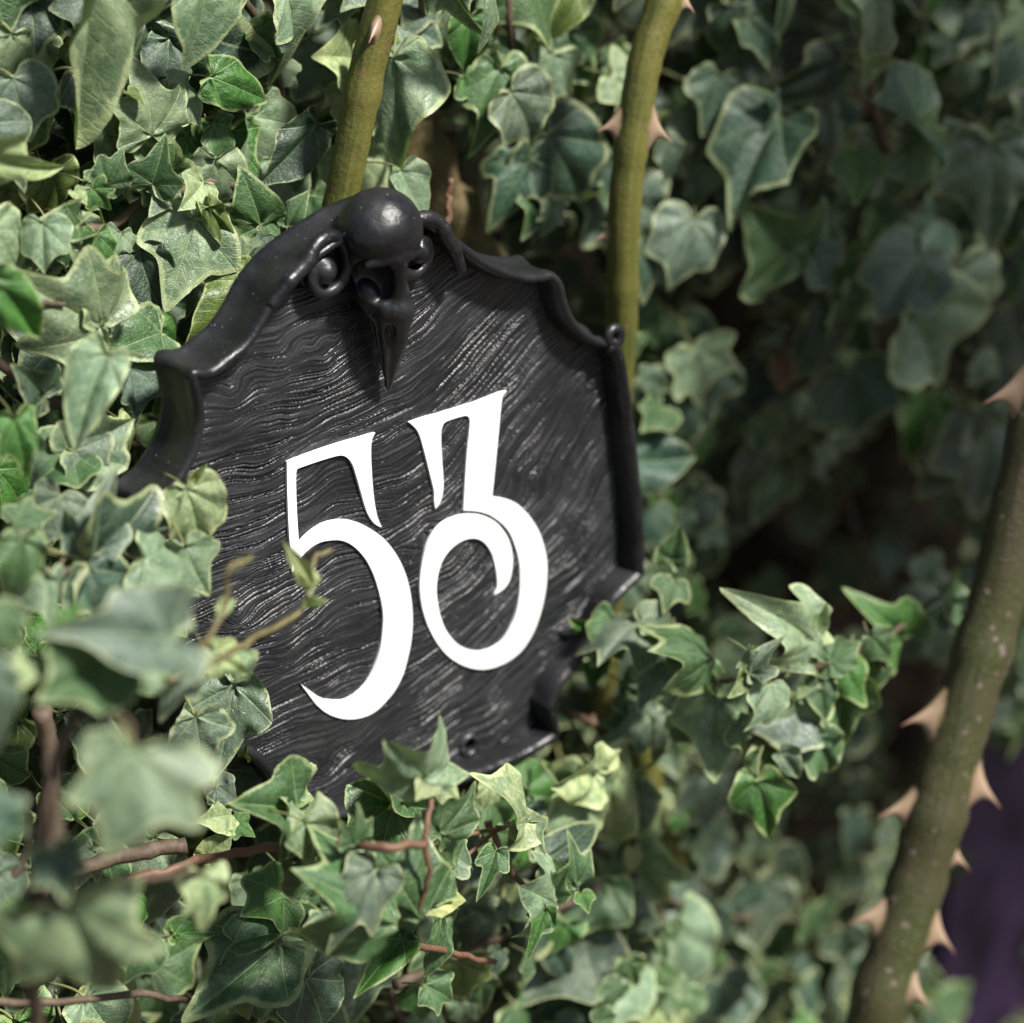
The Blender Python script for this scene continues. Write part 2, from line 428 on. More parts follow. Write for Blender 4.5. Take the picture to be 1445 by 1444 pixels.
    idx = -np.ones((ny, nx), int); idx[keep] = np.arange(keep.sum())
    vs_ = np.c_[X[keep], -hgt[keep], Z[keep]]
    q = keep[:-1, :-1] & keep[1:, :-1] & keep[:-1, 1:] & keep[1:, 1:]
    a, b, c, d = idx[:-1, :-1][q], idx[:-1, 1:][q], idx[1:, 1:][q], idx[1:, :-1][q]
    F_ = np.c_[a, b, c, d]
    me = bpy.data.meshes.new('panel'); me.vertices.add(len(vs_)); me.vertices.foreach_set('co', vs_.astype(np.float32).ravel())
    me.loops.add(F_.size); me.loops.foreach_set('vertex_index', F_.ravel().astype(np.int32)); me.polygons.add(len(F_))
    me.polygons.foreach_set('loop_start', np.arange(0, F_.size, 4, dtype=np.int32)); me.polygons.foreach_set('use_smooth', np.ones(len(F_), bool))
    me.update(calc_edges=True)
    at = me.attributes.new('height', 'FLOAT', 'POINT'); at.data.foreach_set('value', painted_sheen[keep].astype(np.float32))  # carries the mask for the painted sheen, not the relief
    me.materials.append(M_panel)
    o = bpy.data.objects.new('panel', me); C.objects.link(o); o.parent = sign; o.matrix_parent_inverse = Matrix.Translation(-Vector(sign.location))
panel()

# digits
S4 = 2.888
five = [(72, 322), (240, 262), (395, 215), (432, 205), (418, 235), (415, 300), (420, 400), (428, 480), (440, 545), (458, 590), (430, 575), (400, 530), (375, 450), (355, 380), (340, 335), (320, 308), (290, 297), (230, 312), (160, 335), (118, 350), (110, 368), (110, 450), (114, 550), (121, 655),
        (160, 615), (220, 575), (290, 560), (350, 568), (410, 595), (470, 640), (520, 705), (555, 780), (575, 860), (584, 950), (580, 1040), (565, 1120), (545, 1190), (515, 1250), (480, 1295), (440, 1335), (395, 1360), (340, 1372), (290, 1368), (240, 1350), (195, 1315), (160, 1270), (128, 1228),
        (165, 1255), (210, 1285), (255, 1295), (300, 1295), (345, 1275), (390, 1235), (425, 1175), (450, 1100), (462, 1020), (465, 940), (450, 860), (425, 780), (390, 715), (345, 668), (300, 645), (250, 643), (200, 655), (150, 690), (120, 730), (95, 773), (88, 700), (80, 600), (74, 450)]
three = [(572, 163), (640, 140), (740, 110), (850, 75), (930, 44), (968, 35), (952, 55), (944, 100), (935, 200), (925, 300), (915, 400), (908, 465), (960, 475), (1010, 495), (1060, 545), (1100, 610), (1125, 690), (1132, 760), (1125, 850), (1105, 940), (1075, 1020), (1030, 1090), (975, 1135), (910, 1163), (850, 1168), (785, 1150), (725, 1110), (675, 1045), (640, 970), (620, 890), (615, 810), (625, 730), (645, 660), (680, 600), (720, 565), (780, 542), (840, 538), (890, 550), (930, 575), (965, 620), (985, 670), (992, 720), (988, 770), (975, 815), (950, 845), (918, 866),
         (930, 830), (928, 780), (918, 730), (905, 690), (880, 655), (850, 637), (810, 637), (770, 655), (730, 690), (700, 740), (685, 800), (682, 860), (692, 930), (715, 1000), (755, 1055), (800, 1085), (850, 1097), (900, 1088), (945, 1060), (980, 1010), (1005, 950), (1020, 870), (1024, 800), (1020, 730), (1005, 670), (980, 610), (945, 570), (900, 540), (860, 527), (820, 522), (792, 522),
         (797, 430), (805, 300), (815, 200), (818, 155), (812, 140), (800, 135), (760, 145), (720, 160), (705, 180), (700, 220), (703, 300), (708, 370), (710, 420), (705, 460), (695, 490), (678, 515), (673, 480), (672, 440), (655, 370), (635, 290), (615, 220), (600, 190)]
for pts, lab in ((five, 'white digit 5 on the sign'), (three, 'white digit 3 on the sign')):
    q = [pl(380 + a / S4, 540 + b / S4, -.0010) for a, b in pts]
    d = filled(catmull(q, 4, True, 50), -.0010, .0002, 'digit', M_white, sign); d['label'] = lab

# ------------------------------------------------------------------ signed-distance sculpting
def surface_nets(fn, lo, hi, step):
    ax_ = [np.arange(l, u + step, step) for l, u in zip(lo, hi)]
    X, Y, Z = np.meshgrid(*ax_, indexing='ij'); f = fn(X, Y, Z); ins = f < 0
    nx, ny, nz = f.shape; acc = np.zeros((nx - 1, ny - 1, nz - 1, 3)); cnt = np.zeros((nx - 1, ny - 1, nz - 1))
    cor = np.stack([X, Y, Z], -1)
    offs = [(0, 0, 0), (1, 0, 0), (0, 1, 0), (1, 1, 0), (0, 0, 1), (1, 0, 1), (0, 1, 1), (1, 1, 1)]
    sl = lambda a, o: a[o[0]:a.shape[0] - 1 + o[0], o[1]:a.shape[1] - 1 + o[1], o[2]:a.shape[2] - 1 + o[2]]
    for i in range(8):
        for j in range(i + 1, 8):
            if sum(abs(offs[i][k] - offs[j][k]) for k in range(3)) != 1: continue
            fa, fb = sl(f, offs[i]), sl(f, offs[j]); cr = (fa < 0) != (fb < 0)
            t = np.where(cr, fa / np.where(cr, fa - fb, 1), 0)[..., None]
            pa, pb = sl(cor, offs[i]), sl(cor, offs[j]); acc += np.where(cr[..., None], pa + (pb - pa) * t, 0); cnt += cr
    act = cnt > 0; idx = -np.ones(act.shape, int); idx[act] = np.arange(act.sum()); V_ = acc[act] / cnt[act][:, None]
    Q = []
    for a in range(3):
        b, c = (a + 1) % 3, (a + 2) % 3
        s0 = [slice(1, -1)] * 3; s0[a] = slice(0, -1); s1 = list(s0); s1[a] = slice(1, None)
        i0, i1 = ins[tuple(s0)], ins[tuple(s1)]; cr = np.argwhere(i0 != i1); fl = i0[i0 != i1]
        base = cr.copy(); base[:, b] += 1; base[:, c] += 1
        def g(db, dc):
            k = base.copy(); k[:, b] -= db; k[:, c] -= dc; return idx[k[:, 0], k[:, 1], k[:, 2]]
        q = np.stack([g(0, 0), g(1, 0), g(1, 1), g(0, 1)], 1); q[~fl] = q[~fl][:, ::-1]; Q.append(q)
    return V_, np.vstack(Q)
def smin(a, b, k): h = np.clip(.5 + .5 * (b - a) / k, 0, 1); return b * (1 - h) + a * h - k * h * (1 - h)
def smax(a, b, k): return -smin(-a, -b, k)
def ell(X, Y, Z, c, r):
    x, y, z = (X - c[0]) / r[0], (Y - c[1]) / r[1], (Z - c[2]) / r[2]; k0 = np.sqrt(x * x + y * y + z * z) + 1e-9
    k1 = np.sqrt((x / r[0]) ** 2 + (y / r[1]) ** 2 + (z / r[2]) ** 2) + 1e-9; return k0 * (k0 - 1) / k1
def capsule(X, Y, Z, a, b, ra, rb):
    a, b = np.array(a), np.array(b); ab = b - a
    t = np.clip(((X - a[0]) * ab[0] + (Y - a[1]) * ab[1] + (Z - a[2]) * ab[2]) / ab.dot(ab), 0, 1)
    return np.sqrt((X - a[0] - t * ab[0]) ** 2 + (Y - a[1] - t * ab[1]) ** 2 + (Z - a[2] - t * ab[2]) ** 2) - (ra + (rb - ra) * t)

sk_top = P(538, 326, -.012); sk_tip = P(545, 550, -.003)
skx = 0.5 * (sk_top.x + sk_tip.x) ; cz0 = sk_top.z; tipz = sk_tip.z
def skull_fn(X, Y, Z):
    t = (Z - cz0) / (tipz - cz0); xc = sk_top.x + (sk_tip.x - sk_top.x) * np.clip(t, 0, 1); x = X - xc
    z = Z - cz0; y = Y; ax_ = np.abs(x)
    d = ell(x, y, z, (0, -.0110, .0006), (.0152, .0148, .0142))
    d = smin(d, ell(x, y, z, (0, -.0095, -.0150), (.0112, .0100, .0170)), .004)              # face
    d = smin(d, capsule(ax_, y, z, (.0105, -.0095, -.0075), (.0070, -.0080, -.0300), .0028, .0020), .002)  # cheek bars
    d = smax(d, -ell(ax_, y, z, (.0088, -.0165, -.0170), (.0076, .0105, .0094)), .0010)         # eye sockets
    d = smin(d, capsule(ax_, y, z, (0, -.0220, -.0060), (0, -.0155, -.0325), .0024, .0022), .0020)  # midline ridge
    d = smin(d, capsule(ax_, y, z, (.0030, -.0225, -.0070), (.0120, -.0180, -.0085), .0014, .0012), .0020)  # brow
    d = smin(d, ell(ax_, y, z, (.0062, -.0070, -.0240), (.0048, .0058, .0056)), .0012)
    bl = tipz - cz0
    bk = np.clip((z + .030) / (bl + .030), 0, 1)
    rr = .0072 * (1 - bk) ** .85 + .0005
    yy = -.0125 + .0085 * bk ** 1.3
    db = np.sqrt((x / 1.0) ** 2 + ((y - yy) / 1.12) ** 2) - rr
    db = smax(db, z + .0260, .0030); db = smax(db, bl - z, .001)
    d = smin(d, db, .0034)
    d = smax(d, -ell(ax_, y, z, (.0044, -.0168, -.0385), (.0017, .0030, .0062)), .0008)           # nostril
    dg = np.sqrt((ax_ - (.0072 * (1 - bk) ** .8)) ** 2 + (y - yy - .0010) ** 2) - .0007       # mouth line
    dg = np.where((z < -.030) & (z > bl + .004), dg, 1)
    d = smax(d, -dg, .0006)
    d += .00012 * np.sin(x * 410 + z * 190 + 1.3 * np.sin(y * 520)) * np.sin(z * 330 + y * 270 + np.sin(x * 640))
    return smax(d, Y - .004, .001)
v_, f_ = surface_nets(skull_fn, (sk_top.x - .02, -.030, tipz - .004), (sk_top.x + .024, .008, cz0 + .018), .0005)
mesh_obj('bird_skull', v_, f_, M_resin, sign)

def volute(cx, cz, mirror):
    s = -1 if mirror else 1
    def fn(X, Y, Z):
        x = (X - cx) * s; z = Z - cz
        rr = np.sqrt(x * x + z * z); d = np.full(X.shape, 1.0)
        prev = None; N = 46
        for k in range(N + 1):
            t = k / N; a = R(150) - t * R(500); r0 = .0100 * (1 - max(0, t - .30) / .70) ** 1.1 + .0004
            tr_ = .0028 * (1 - .45 * t)
            p = (r0 * math.cos(a), -.0095 + .0035 * math.sin(t * 3), r0 * 1.16 * math.sin(a))
            if prev is not None: d = np.minimum(d, capsule(x, Y, z, prev, p, tr_, tr_))
            prev = p
        d = smin(d, ell(x, Y, z, (0, -.0060, -.0006), (.0046, .0052, .0048)), .0014)
        if not mirror: tl = P(385, 428, LIP); tl = (tl.x - cx, LIP + .0005, tl.z - cz)
        else: tl = (-.018, LIP + .001, -.011)
        p1 = (.0100 * math.cos(R(150)), -.0095, .0116 * math.sin(R(150)))
        pm = ((p1[0] + tl[0]) / 2 - .0008, -.0097, (p1[2] + tl[2]) / 2 + .0006)
        d = smin(d, capsule(x, Y, z, p1, pm, .0028, .0026), .0012); d = smin(d, capsule(x, Y, z, pm, tl, .0026, .0022), .0012)
        base = np.maximum(rr - .0085, np.abs(Y + .0005) - .0025); d = smin(d, base, .003)
        return d
    v_, f_ = surface_nets(fn, (cx - .028, -.016, cz - .026), (cx + .028, .004, cz + .016), .0005)
    mesh_obj('scroll', v_, f_, M_resin, sign)
vc = pl(462, 382, -.0085); volute(vc[0], vc[1], False)
skm = sk_top.x
volute(2 * skm - vc[0] , vc[1] - .002, True)
# small curl at the right shoulder and the raised ring round the screw hole
def curl():
    c = P(862, 474, -.008)
    pts = []; rad = []
    for k in range(30):
        t = k / 29; a = R(-120) + t * R(420); r0 = .0044 * (1 - .55 * t)
        pts.append((c.x + r0 * math.cos(a), -.0085 - .001 * t, c.z + r0 * math.sin(a))); rad.append(.0023 * (1 - .3 * t))
    v, f = tube_geo(pts, rad, 10); mesh_obj('curl', v, f, M_resin, sign)
curl()

# ------------------------------------------------------------------ IVY LEAF SHAPES
SH = {
 'classic': ([(0, 1), (.05, .95), (.12, .80), (.20, .64), (.28, .57), (.38, .59), (.50, .58), (.54, .52), (.51, .40), (.46, .29), (.45, .2), (.51, .08), (.54, -.04), (.50, -.11), (.42, -.15), (.27, -.19), (.10, -.13), (0, -.02)], (90, 46, -8)),
 'tri': ([(0, 1), (.05, .95), (.13, .80), (.23, .62), (.32, .50), (.44, .46), (.56, .40), (.60, .32), (.55, .16), (.45, -.01), (.31, -.15), (.14, -.17), (0, -.03)], (90, 30, -25)),
 'long': ([(0, 1), (.055, .88), (.11, .70), (.15, .52), (.19, .40), (.30, .37), (.41, .31), (.36, .15), (.30, .01), (.2, -.09), (.08, -.09), (0, -.02)], (90, 37, -12)),
 'heart': ([(0, 1), (.10, .88), (.25, .68), (.37, .46), (.42, .26), (.40, .07), (.3, -.1), (.15, -.14), (0, -.02)], (90, 38, -8)),
 'broad': ([(0, 1), (.06, .94), (.16, .80), (.28, .69), (.42, .66), (.54, .60), (.58, .52), (.56, .40), (.58, .25), (.61, .08), (.52, -.1), (.34, -.19), (.14, -.17), (0, -.03)], (90, 44, 4)),
}
def leaf_geo(kind, rng, curl=1.0):
    half, veins = SH[kind]
    full = []
    jit = lambda: (rng.random() - .5) * .07
    asym = .9 + .2 * rng.random()
    r = [(x * (1 + jit()) * asym, y + jit() * .6) for x, y in half[1:-1]]
    l = [(-x * (1 + jit()) / asym, y + jit() * .6) for x, y in half[1:-1]][::-1]
    full = [half[0]] + r + [half[-1]] + l
    o = np.array(catmull(full, 5, True, 118))
    ang = np.unwrap(np.arctan2(o[:, 1], o[:, 0]))
    # resample on outline
    N = 72; q = np.vstack([o, o[:1]]); s = np.r_[0, np.cumsum(np.linalg.norm(np.diff(q, axis=0), axis=1))]
    t = np.linspace(0, s[-1], N, endpoint=False); o = np.c_[np.interp(t, s, q[:, 0]), np.interp(t, s, q[:, 1])]
    ed = np.array([rng.gauss(0, 1) for _ in range(N)]); ed = (ed + np.roll(ed, 1) + np.roll(ed, -1)) / 3
    o = o * (1 + .012 * ed)[:, None]
    rings = [.12, .26, .42, .57, .70, .81, .90, .96, 1.0]
    pts = [(0.0, 0.0)]; 
    for tt in rings: pts += [tuple(p * tt) for p in o]
    pts = np.array(pts); faces = []
    for k in range(N): faces.append((0, 1 + (k + 1) % N, 1 + k))
    for j in range(len(rings) - 1):
        for k in range(N):
            a = 1 + j * N + k; b = 1 + j * N + (k + 1) % N; faces.append((a, b, b + N, a + N))
    qs = np.vstack([o, o[:1]]); A = qs[:-1]; B = qs[1:]; AB = B - A
    d = pts[:, None] - A[None]; tt = np.clip((d * AB).sum(-1) / (AB ** 2).sum(-1), 0, 1); dist = np.linalg.norm(d - tt[..., None] * AB, axis=-1).min(1)
    # veins
    vang = []
    for i, a in enumerate(veins): vang.append(R(a)); 
    vang += [math.pi - a for a in vang[1:]]
    x, y = pts[:, 0], pts[:, 1]; rad = np.hypot(x, y); th = np.arctan2(y, x)
    fold = rng.uniform(.05, .55) * curl; droop = rng.uniform(.0, .75) * curl; side = rng.uniform(-.1, .95) * curl; tw = rng.uniform(-.5, .5)
    wa, wf, wp = rng.uniform(.03, .10) * curl, rng.randint(3, 6), rng.uniform(0, 6.28)
    zz = fold * np.abs(x) - droop * np.clip(y, 0, None) ** 2 * .8 - side * np.abs(x) ** 1.7 + tw * x * y
    edge = np.clip(1 - dist / .22, 0, 1)
    zz = zz + wa * np.sin(wf * th + wp) * edge ** 1.5 + .018 * np.sin(th * 13 + wp * 3) * edge ** 2
    # creases along veins: blade slightly domed between veins
    dv = np.full(len(pts), 9.0)
    for a in vang:
        c, s_ = math.cos(a), math.sin(a); al = x * c + y * s_; ac = np.abs(-x * s_ + y * c); dv = np.where(al > 0, np.minimum(dv, ac), dv)
    zz += .05 * np.clip(dv, 0, .16) / .16 * np.clip(rad * 3, 0, 1)
    bx = x + rng.uniform(-.12, .12) * y ** 2
    V3 = np.c_[bx, y, zz]
    uv1, uv2 = [], []
    for f in faces:
        c = pts[list(f)].mean(0); ca = math.atan2(c[1], c[0])
        best = min(vang, key=lambda a: abs((ca - a + math.pi) % (2 * math.pi) - math.pi))
        cs, sn = math.cos(best), math.sin(best)
        for i in f:
            uv1.append((pts[i, 0] * cs + pts[i, 1] * sn, -pts[i, 0] * sn + pts[i, 1] * cs)); uv2.append((dist[i], 0))
    # leaf stalk
    bend = rng.uniform(-.25, .25); L = rng.uniform(.35, .7)
    sp = [(bend * (k / 6) ** 2, -L * .45 * (k / 6) ** .8, -.02 - L * 1.0 * (k / 6) ** 1.3) for k in range(7)]
    sv, sf = tube_geo(sp, [.017 + .004 * k / 6 for k in range(7)], 6)
    flat = list(map(tuple, np.c_[pts, np.zeros(len(pts))])) + [(0, 0, 0)] * len(sv)
    nb = len(V3); verts = [tuple(v) for v in V3] + [tuple(v) for v in sv]; mi = [0] * len(faces) + [1] * len(sf)
    for f in sf:
        uv1 += [(0, 1)] * len(f); uv2 += [(1, 0)] * len(f)
    faces = faces + [tuple(i + nb for i in f) for f in sf]
    return verts, faces, mi, uv1, uv2, flat

def build_leaf_mesh(name, verts, faces, mi, uv1, uv2, flat, mat):
    me = bpy.data.meshes.new(name); me.from_pydata(verts, [], faces)
    me.materials.append(mat); me.materials.append(M_petiole)
    me.polygons.foreach_set('material_index', mi); me.polygons.foreach_set('use_smooth', [True] * len(faces))
    a = me.uv_layers.new(name='vein'); a.data.foreach_set('uv', np.array(uv1, np.float32).ravel())
    b = me.uv_layers.new(name='margin'); b.data.foreach_set('uv', np.array(uv2, np.float32).ravel())
    at = me.attributes.new('flat', 'FLOAT_VECTOR', 'POINT'); at.data.foreach_set('vector', np.array(flat, np.float32).ravel())
    me.update(); return me

lrng = random.Random(11)
GEO = {k: [leaf_geo(k, lrng) for _ in range(12)] for k in SH}
MESH = {k: [build_leaf_mesh('leaf', *g, M_leaf) for g in v] for k, v in GEO.items()}
CRUMP = {k: [build_leaf_mesh('leaf', *leaf_geo(k, lrng, 1.4), M_leaf) for _ in range(7)] for k in SH}

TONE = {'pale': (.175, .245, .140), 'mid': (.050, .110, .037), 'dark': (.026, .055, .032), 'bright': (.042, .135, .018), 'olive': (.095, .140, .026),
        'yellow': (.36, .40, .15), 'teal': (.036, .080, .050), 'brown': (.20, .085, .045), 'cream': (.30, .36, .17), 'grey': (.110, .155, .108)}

def leaf_matrix(B, Tp, n0, width=1.0, roll=0.0):
    ydir = Tp - B; L = ydir.length; ydir.normalize()
    n = (n0 - ydir * n0.dot(ydir)).normalized()
    n = Matrix.Rotation(roll, 3, ydir) @ n
    x = ydir.cross(n)
    m = Matrix(((x.x * L * width, ydir.x * L, n.x * L, B.x), (x.y * L * width, ydir.y * L, n.y * L, B.y), (x.z * L * width, ydir.z * L, n.z * L, B.z), (0, 0, 0, 1)))
    return m

VINES = {}
def vine(key, label, stems, mat=None, group=None):
    """stems: list of (pixel polyline with Y per point, radius0, radius1)"""
    first = stems[0][0][0]; base = P(*first)
    t = empty('ivy_vine', base)
    tag(t, label, 'ivy', group or 'ivy vines growing over the wall')
    VINES[key] = {'obj': t, 'n': 0, 'pts': []}
    for pts, r0, r1 in stems:
        p3 = [P(*p) for p in pts]; sm = [Vector(q) for q in catmull([tuple(p) for p in p3], 6, False, 180)]
        rs = random.Random(len(sm) * 7 + int(pts[0][0]))
        sm = [p + Vector((rs.gauss(0, .0003), rs.gauss(0, .0003), rs.gauss(0, .0003))) for p in sm]
        n = len(sm); rad = [(r0 + (r1 - r0) * i / (n - 1)) * (1 + .12 * (i % 6 == 0)) * .8 for i in range(n)]
        v, f = tube_geo(sm, rad, 8, .15, rs)
        mesh_obj('stem', v, f, mat or M_stem, t)
        VINES[key]['pts'] += sm
    return t

ORNG = random.Random(21)
def add_leaf(key, M4, kind, tone, dark=1.0):
    v = VINES[key]
    me = ORNG.choice((CRUMP if key in ('center', 'under', 'cream', 'spray', 'shoot') or ORNG.random() < .22 else MESH)[kind]); o = bpy.data.objects.new('leaf', me); C.objects.link(o)
    o.parent = v['obj']; o.matrix_parent_inverse = Matrix.Translation(-Vector(v['obj'].location)); o.matrix_basis = M4
    c = TONE[tone]; j = 1 + (ORNG.random() - .5) * .3
    o.color = (c[0] * j * (1 + (ORNG.random() - .5) * .12), c[1] * j, c[2] * j * (1 + (ORNG.random() - .5) * .2), 1)
    v['n'] += 1
    return o

def hero(key, bx, by, tx, ty, kind='classic', tone='pale', y=0.0, dy=-.006, w=1.0, roll=0.0):
    B = P(bx, by, y); Tp = P(tx, ty, y + dy)
    toc = (CAMPOS - B).normalized(); n0 = (toc * .75 + Vector((0, -.35, .35))).normalized()
    n0 = (n0 + Vector((ORNG.gauss(0, .28), ORNG.gauss(0, .22), ORNG.gauss(0, .28)))).normalized()
    add_leaf(key, leaf_matrix(B, Tp, n0, w, roll), kind, tone)

#@@PART2
# ------------------------------------------------------------------ IVY VINES (stems first, leaves are added below)
def ramp01(v, a, b): return max(0.0, min(1.0, (v - a) / (b - a)))
BULGE = {'center': lambda x, y: -.068, 'cream': lambda x, y: -.045, 'bottom': lambda x, y: -.062, 'lowright': lambda x, y: -.065,
         'spray': lambda x, y: -.095 * ramp01(x, 850, 1060) - .01, 'under': lambda x, y: -.075 * ramp01(x, 330, 520),
         'topmid': lambda x, y: -.045 * ramp01(x, 600, 720), 'topright': lambda x, y: -.095, 'farright': lambda x, y: -.135, 'midright': lambda x, y: -.08 * ramp01(x, 1000, 1200) - .03, 'deepright': lambda x, y: -.12}
_hero = hero
def hero(key, bx, by, tx, ty, kind='classic', tone='pale', y=0.0, dy=-.006, w=1.0, roll=0.0):
    _hero(key, bx, by, tx, ty, kind, tone, y + BULGE.get(key, lambda a, b: 0)(bx, by), dy, w, roll)
_vine = vine
def vine(key, label, stems, mat=None, group=None):
    b = BULGE.get(key, lambda a, b: 0)
    return _vine(key, label, [([(x, y, d + b(x, y)) for x, y, d in pts], r0, r1) for pts, r0, r1 in stems], mat, group)
vine('topleft', 'ivy vine with large grey-green drooping leaves filling the top left corner', [
    ([(60, -160, .09), (110, -40, .085), (150, 90, .09), (240, 200, .085), (330, 260, .08)], .0035, .0015),
    ([(260, -160, .09), (300, -60, .08), (380, 60, .09), (410, 200, .09)], .003, .0012)])
vine('upperleft', 'ivy vine with sunlit pale leaves left of the scroll above the sign shoulder', [
    ([(40, 330, .08), (150, 320, .075), (215, 280, .07), (330, 260, .07), (400, 330, .07)], .003, .0013),
    ([(215, 280, .08), (250, 380, .075), (310, 450, .07), (340, 520, .06)], .002, .001)])
vine('farleft', 'ivy vine with pale leaves at the left edge beside the upper corner of the sign', [
    ([(-120, 470, .06), (-20, 500, .05), (60, 560, .045), (140, 600, .05), (210, 640, .05)], .003, .0015),
    ([(-60, 340, .05), (20, 420, .03), (90, 430, .03)], .002, .001)])
vine('leftmid', 'ivy vine whose leaves lap over the lower left edge of the sign', [
    ([(-150, 770, .0), (0, 785, -.02), (70, 810, -.03), (130, 800, -.035), (240, 800, -.035)], .0028, .0012),
    ([(-20, 900, -.01), (50, 850, -.01), (110, 760, .0), (180, 700, .01)], .002, .001)])
vine('shoot', 'blurred red-green ivy shoots with tiny buds reaching across the digit 5', [
    ([(235, 960, -.10), (300, 935, -.10), (350, 905, -.095), (400, 880, -.09), (432, 850, -.088), (440, 800, -.086), (446, 786, -.085), (466, 776, -.085)], .0014, .0010),
    ([(240, 950, -.10), (295, 900, -.105), (318, 850, -.10), (322, 805, -.10), (350, 788, -.10)], .0013, .0009)], M_greenstem)
vine('nearleft', 'ivy vine with big blurred pale leaves closest to the camera at the lower left', [
    ([(60, 1500, -0.123), (45, 1380, -0.131), (50, 1260, -0.140), (80, 1170, -0.140), (75, 1090, -0.123), (110, 1010, -0.123), (190, 940, -0.123)], .0030, .0016),
    ([(50, 1260, -0.140), (95, 1275, -0.158), (150, 1250, -0.158), (280, 1230, -0.131)], .002, .001),
    ([(110, 1010, -0.123), (170, 1010, -0.158), (190, 1050, -0.175)], .0016, .001)])
vine('lowleft', 'woody ivy stem with rootlets and green leaves along the bottom left', [
    ([(-80, 1290, -.02), (60, 1240, -.02), (150, 1215, -.02), (210, 1200, -.025), (262, 1192, -.03)], .0034, .0034),
    ([(60, 1000, -.02), (72, 1080, -.02), (60, 1200, -.02), (50, 1330, -.03)], .004, .004),
    ([(-60, 1410, -.04), (60, 1415, -.045), (200, 1405, -.05), (300, 1420, -.045)], .002, .0014)])
vine('under', 'reddish ivy runner with small leaves crossing just below the sign', [
    ([(180, 1245, -.03), (280, 1215, -.035), (380, 1195, -.04), (450, 1190, -.045), (540, 1195, -.05), (600, 1190, -.05)], .0022, .0018),
    ([(600, 1190, -.05), (606, 1130, -.045), (606, 1098, -.04)], .0014, .0011),
    ([(600, 1190, -.05), (604, 1235, -.05), (590, 1290, -.045)], .0014, .0010)], M_redstem)
vine('center', 'ivy vine with sharp variegated leaves under the middle of the sign', [
    ([(470, 1300, -.02), (560, 1330, -.02), (620, 1340, -.01), (700, 1360, .0)], .0022, .0014),
    ([(640, 1180, -.005), (700, 1170, .0), (725, 1160, .005)], .0011, .0008),
    ([(690, 1160, .01), (715, 1220, .002), (740, 1250, .0), (775, 1265, -.002), (825, 1240, -.004)], .0018, .0010),
    ([(555, 1290, .0), (600, 1260, -.004), (690, 1180, .0), (735, 1160, .0)], .0011, .0008)], M_redstem)
vine('bottom', 'ivy vine with dark grey leaves hanging in the bottom middle', [
    ([(330, 1520, .06), (420, 1400, .05), (510, 1330, .04), (560, 1420, .04), (590, 1520, .05)], .0024, .0018),
    ([(560, 1390, .02), (690, 1330, .04), (850, 1250, .05), (920, 1230, .06)], .0025, .0015)])
vine('cream', 'ivy vine with cream edged leaves below the right end of the sign', [
    ([(835, 1010, .06), (850, 1040, .05), (870, 1060, .03), (900, 1090, .03)], .0016, .0012),
    ([(880, 1060, .04), (830, 1110, .03), (800, 1150, .02)], .0014, .001)], M_redstem)
vine('spray', 'ivy spray with pale margined leaves right of the lower corner of the sign', [
    ([(860, 1000, .04), (900, 960, .03), (980, 960, .03), (1080, 960, .03), (1180, 930, .035), (1250, 900, .04), (1340, 830, .05)], .002, .0012),
    ([(900, 960, .03), (900, 900, .02), (870, 870, .01)], .0013, .001),
    ([(1080, 960, .03), (1120, 900, .035)], .0012, .001)])
vine('lowright', 'ivy vine with pale broad leaves along the bottom right of centre', [
    ([(820, 1180, .06), (900, 1250, .07), (960, 1350, .08), (1000, 1500, .08)], .0025, .002),
    ([(900, 1250, .07), (1000, 1290, .09), (1130, 1300, .10)], .002, .0014)])
vine('deepright', 'shaded ivy vine with dull dark leaves low behind the thickest rose cane', [
    ([(1000, 1180, .22), (1100, 1260, .2), (1200, 1330, .2), (1330, 1500, .2)], .003, .002),
    ([(1300, 1500, .24), (1280, 1400, .24), (1230, 1330, .22)], .002, .0015)])
vine('topmid', 'ivy vine with hanging leaves between the two upper rose canes', [
    ([(560, -150, .07), (590, -20, .06), (600, 90, .08), (560, 240, .07)], .0026, .0014),
    ([(720, -150, .12), (720, 20, .11), (740, 150, .12), (790, 260, .13)], .0026, .0014)])
vine('topright', 'ivy vine on a thin upright brown stem right of the second rose cane', [
    ([(1080, -160, .19), (1074, 60, .18), (1066, 200, .18), (1058, 300, .18), (1070, 420, .18), (1100, 520, .19)], .0022, .0018),
    ([(1066, 200, .18), (990, 260, .19), (960, 380, .2)], .0018, .0014)])
vine('farright', 'ivy vine with large grey leaves in soft focus at the upper right edge', [
    ([(1250, -160, .2), (1230, 60, .19), (1240, 180, .19), (1300, 320, .2), (1330, 480, .2), (1400, 620, .21)], .003, .0018),
    ([(1540, 80, .22), (1440, 180, .21), (1400, 330, .2), (1380, 480, .2)], .0025, .0018)])
vine('midright', 'ivy vine in deep shade right of the sign with dark hanging leaves', [
    ([(940, 420, .17), (960, 560, .17), (950, 720, .16), (980, 850, .15)], .0025, .0018),
    ([(1200, 420, .24), (1180, 600, .25), (1210, 760, .25), (1280, 900, .22)], .0025, .0018)])

# hero leaves, each one seen in the photograph: (base px, tip px, shape, tone, wall distance ...)
hl = hero
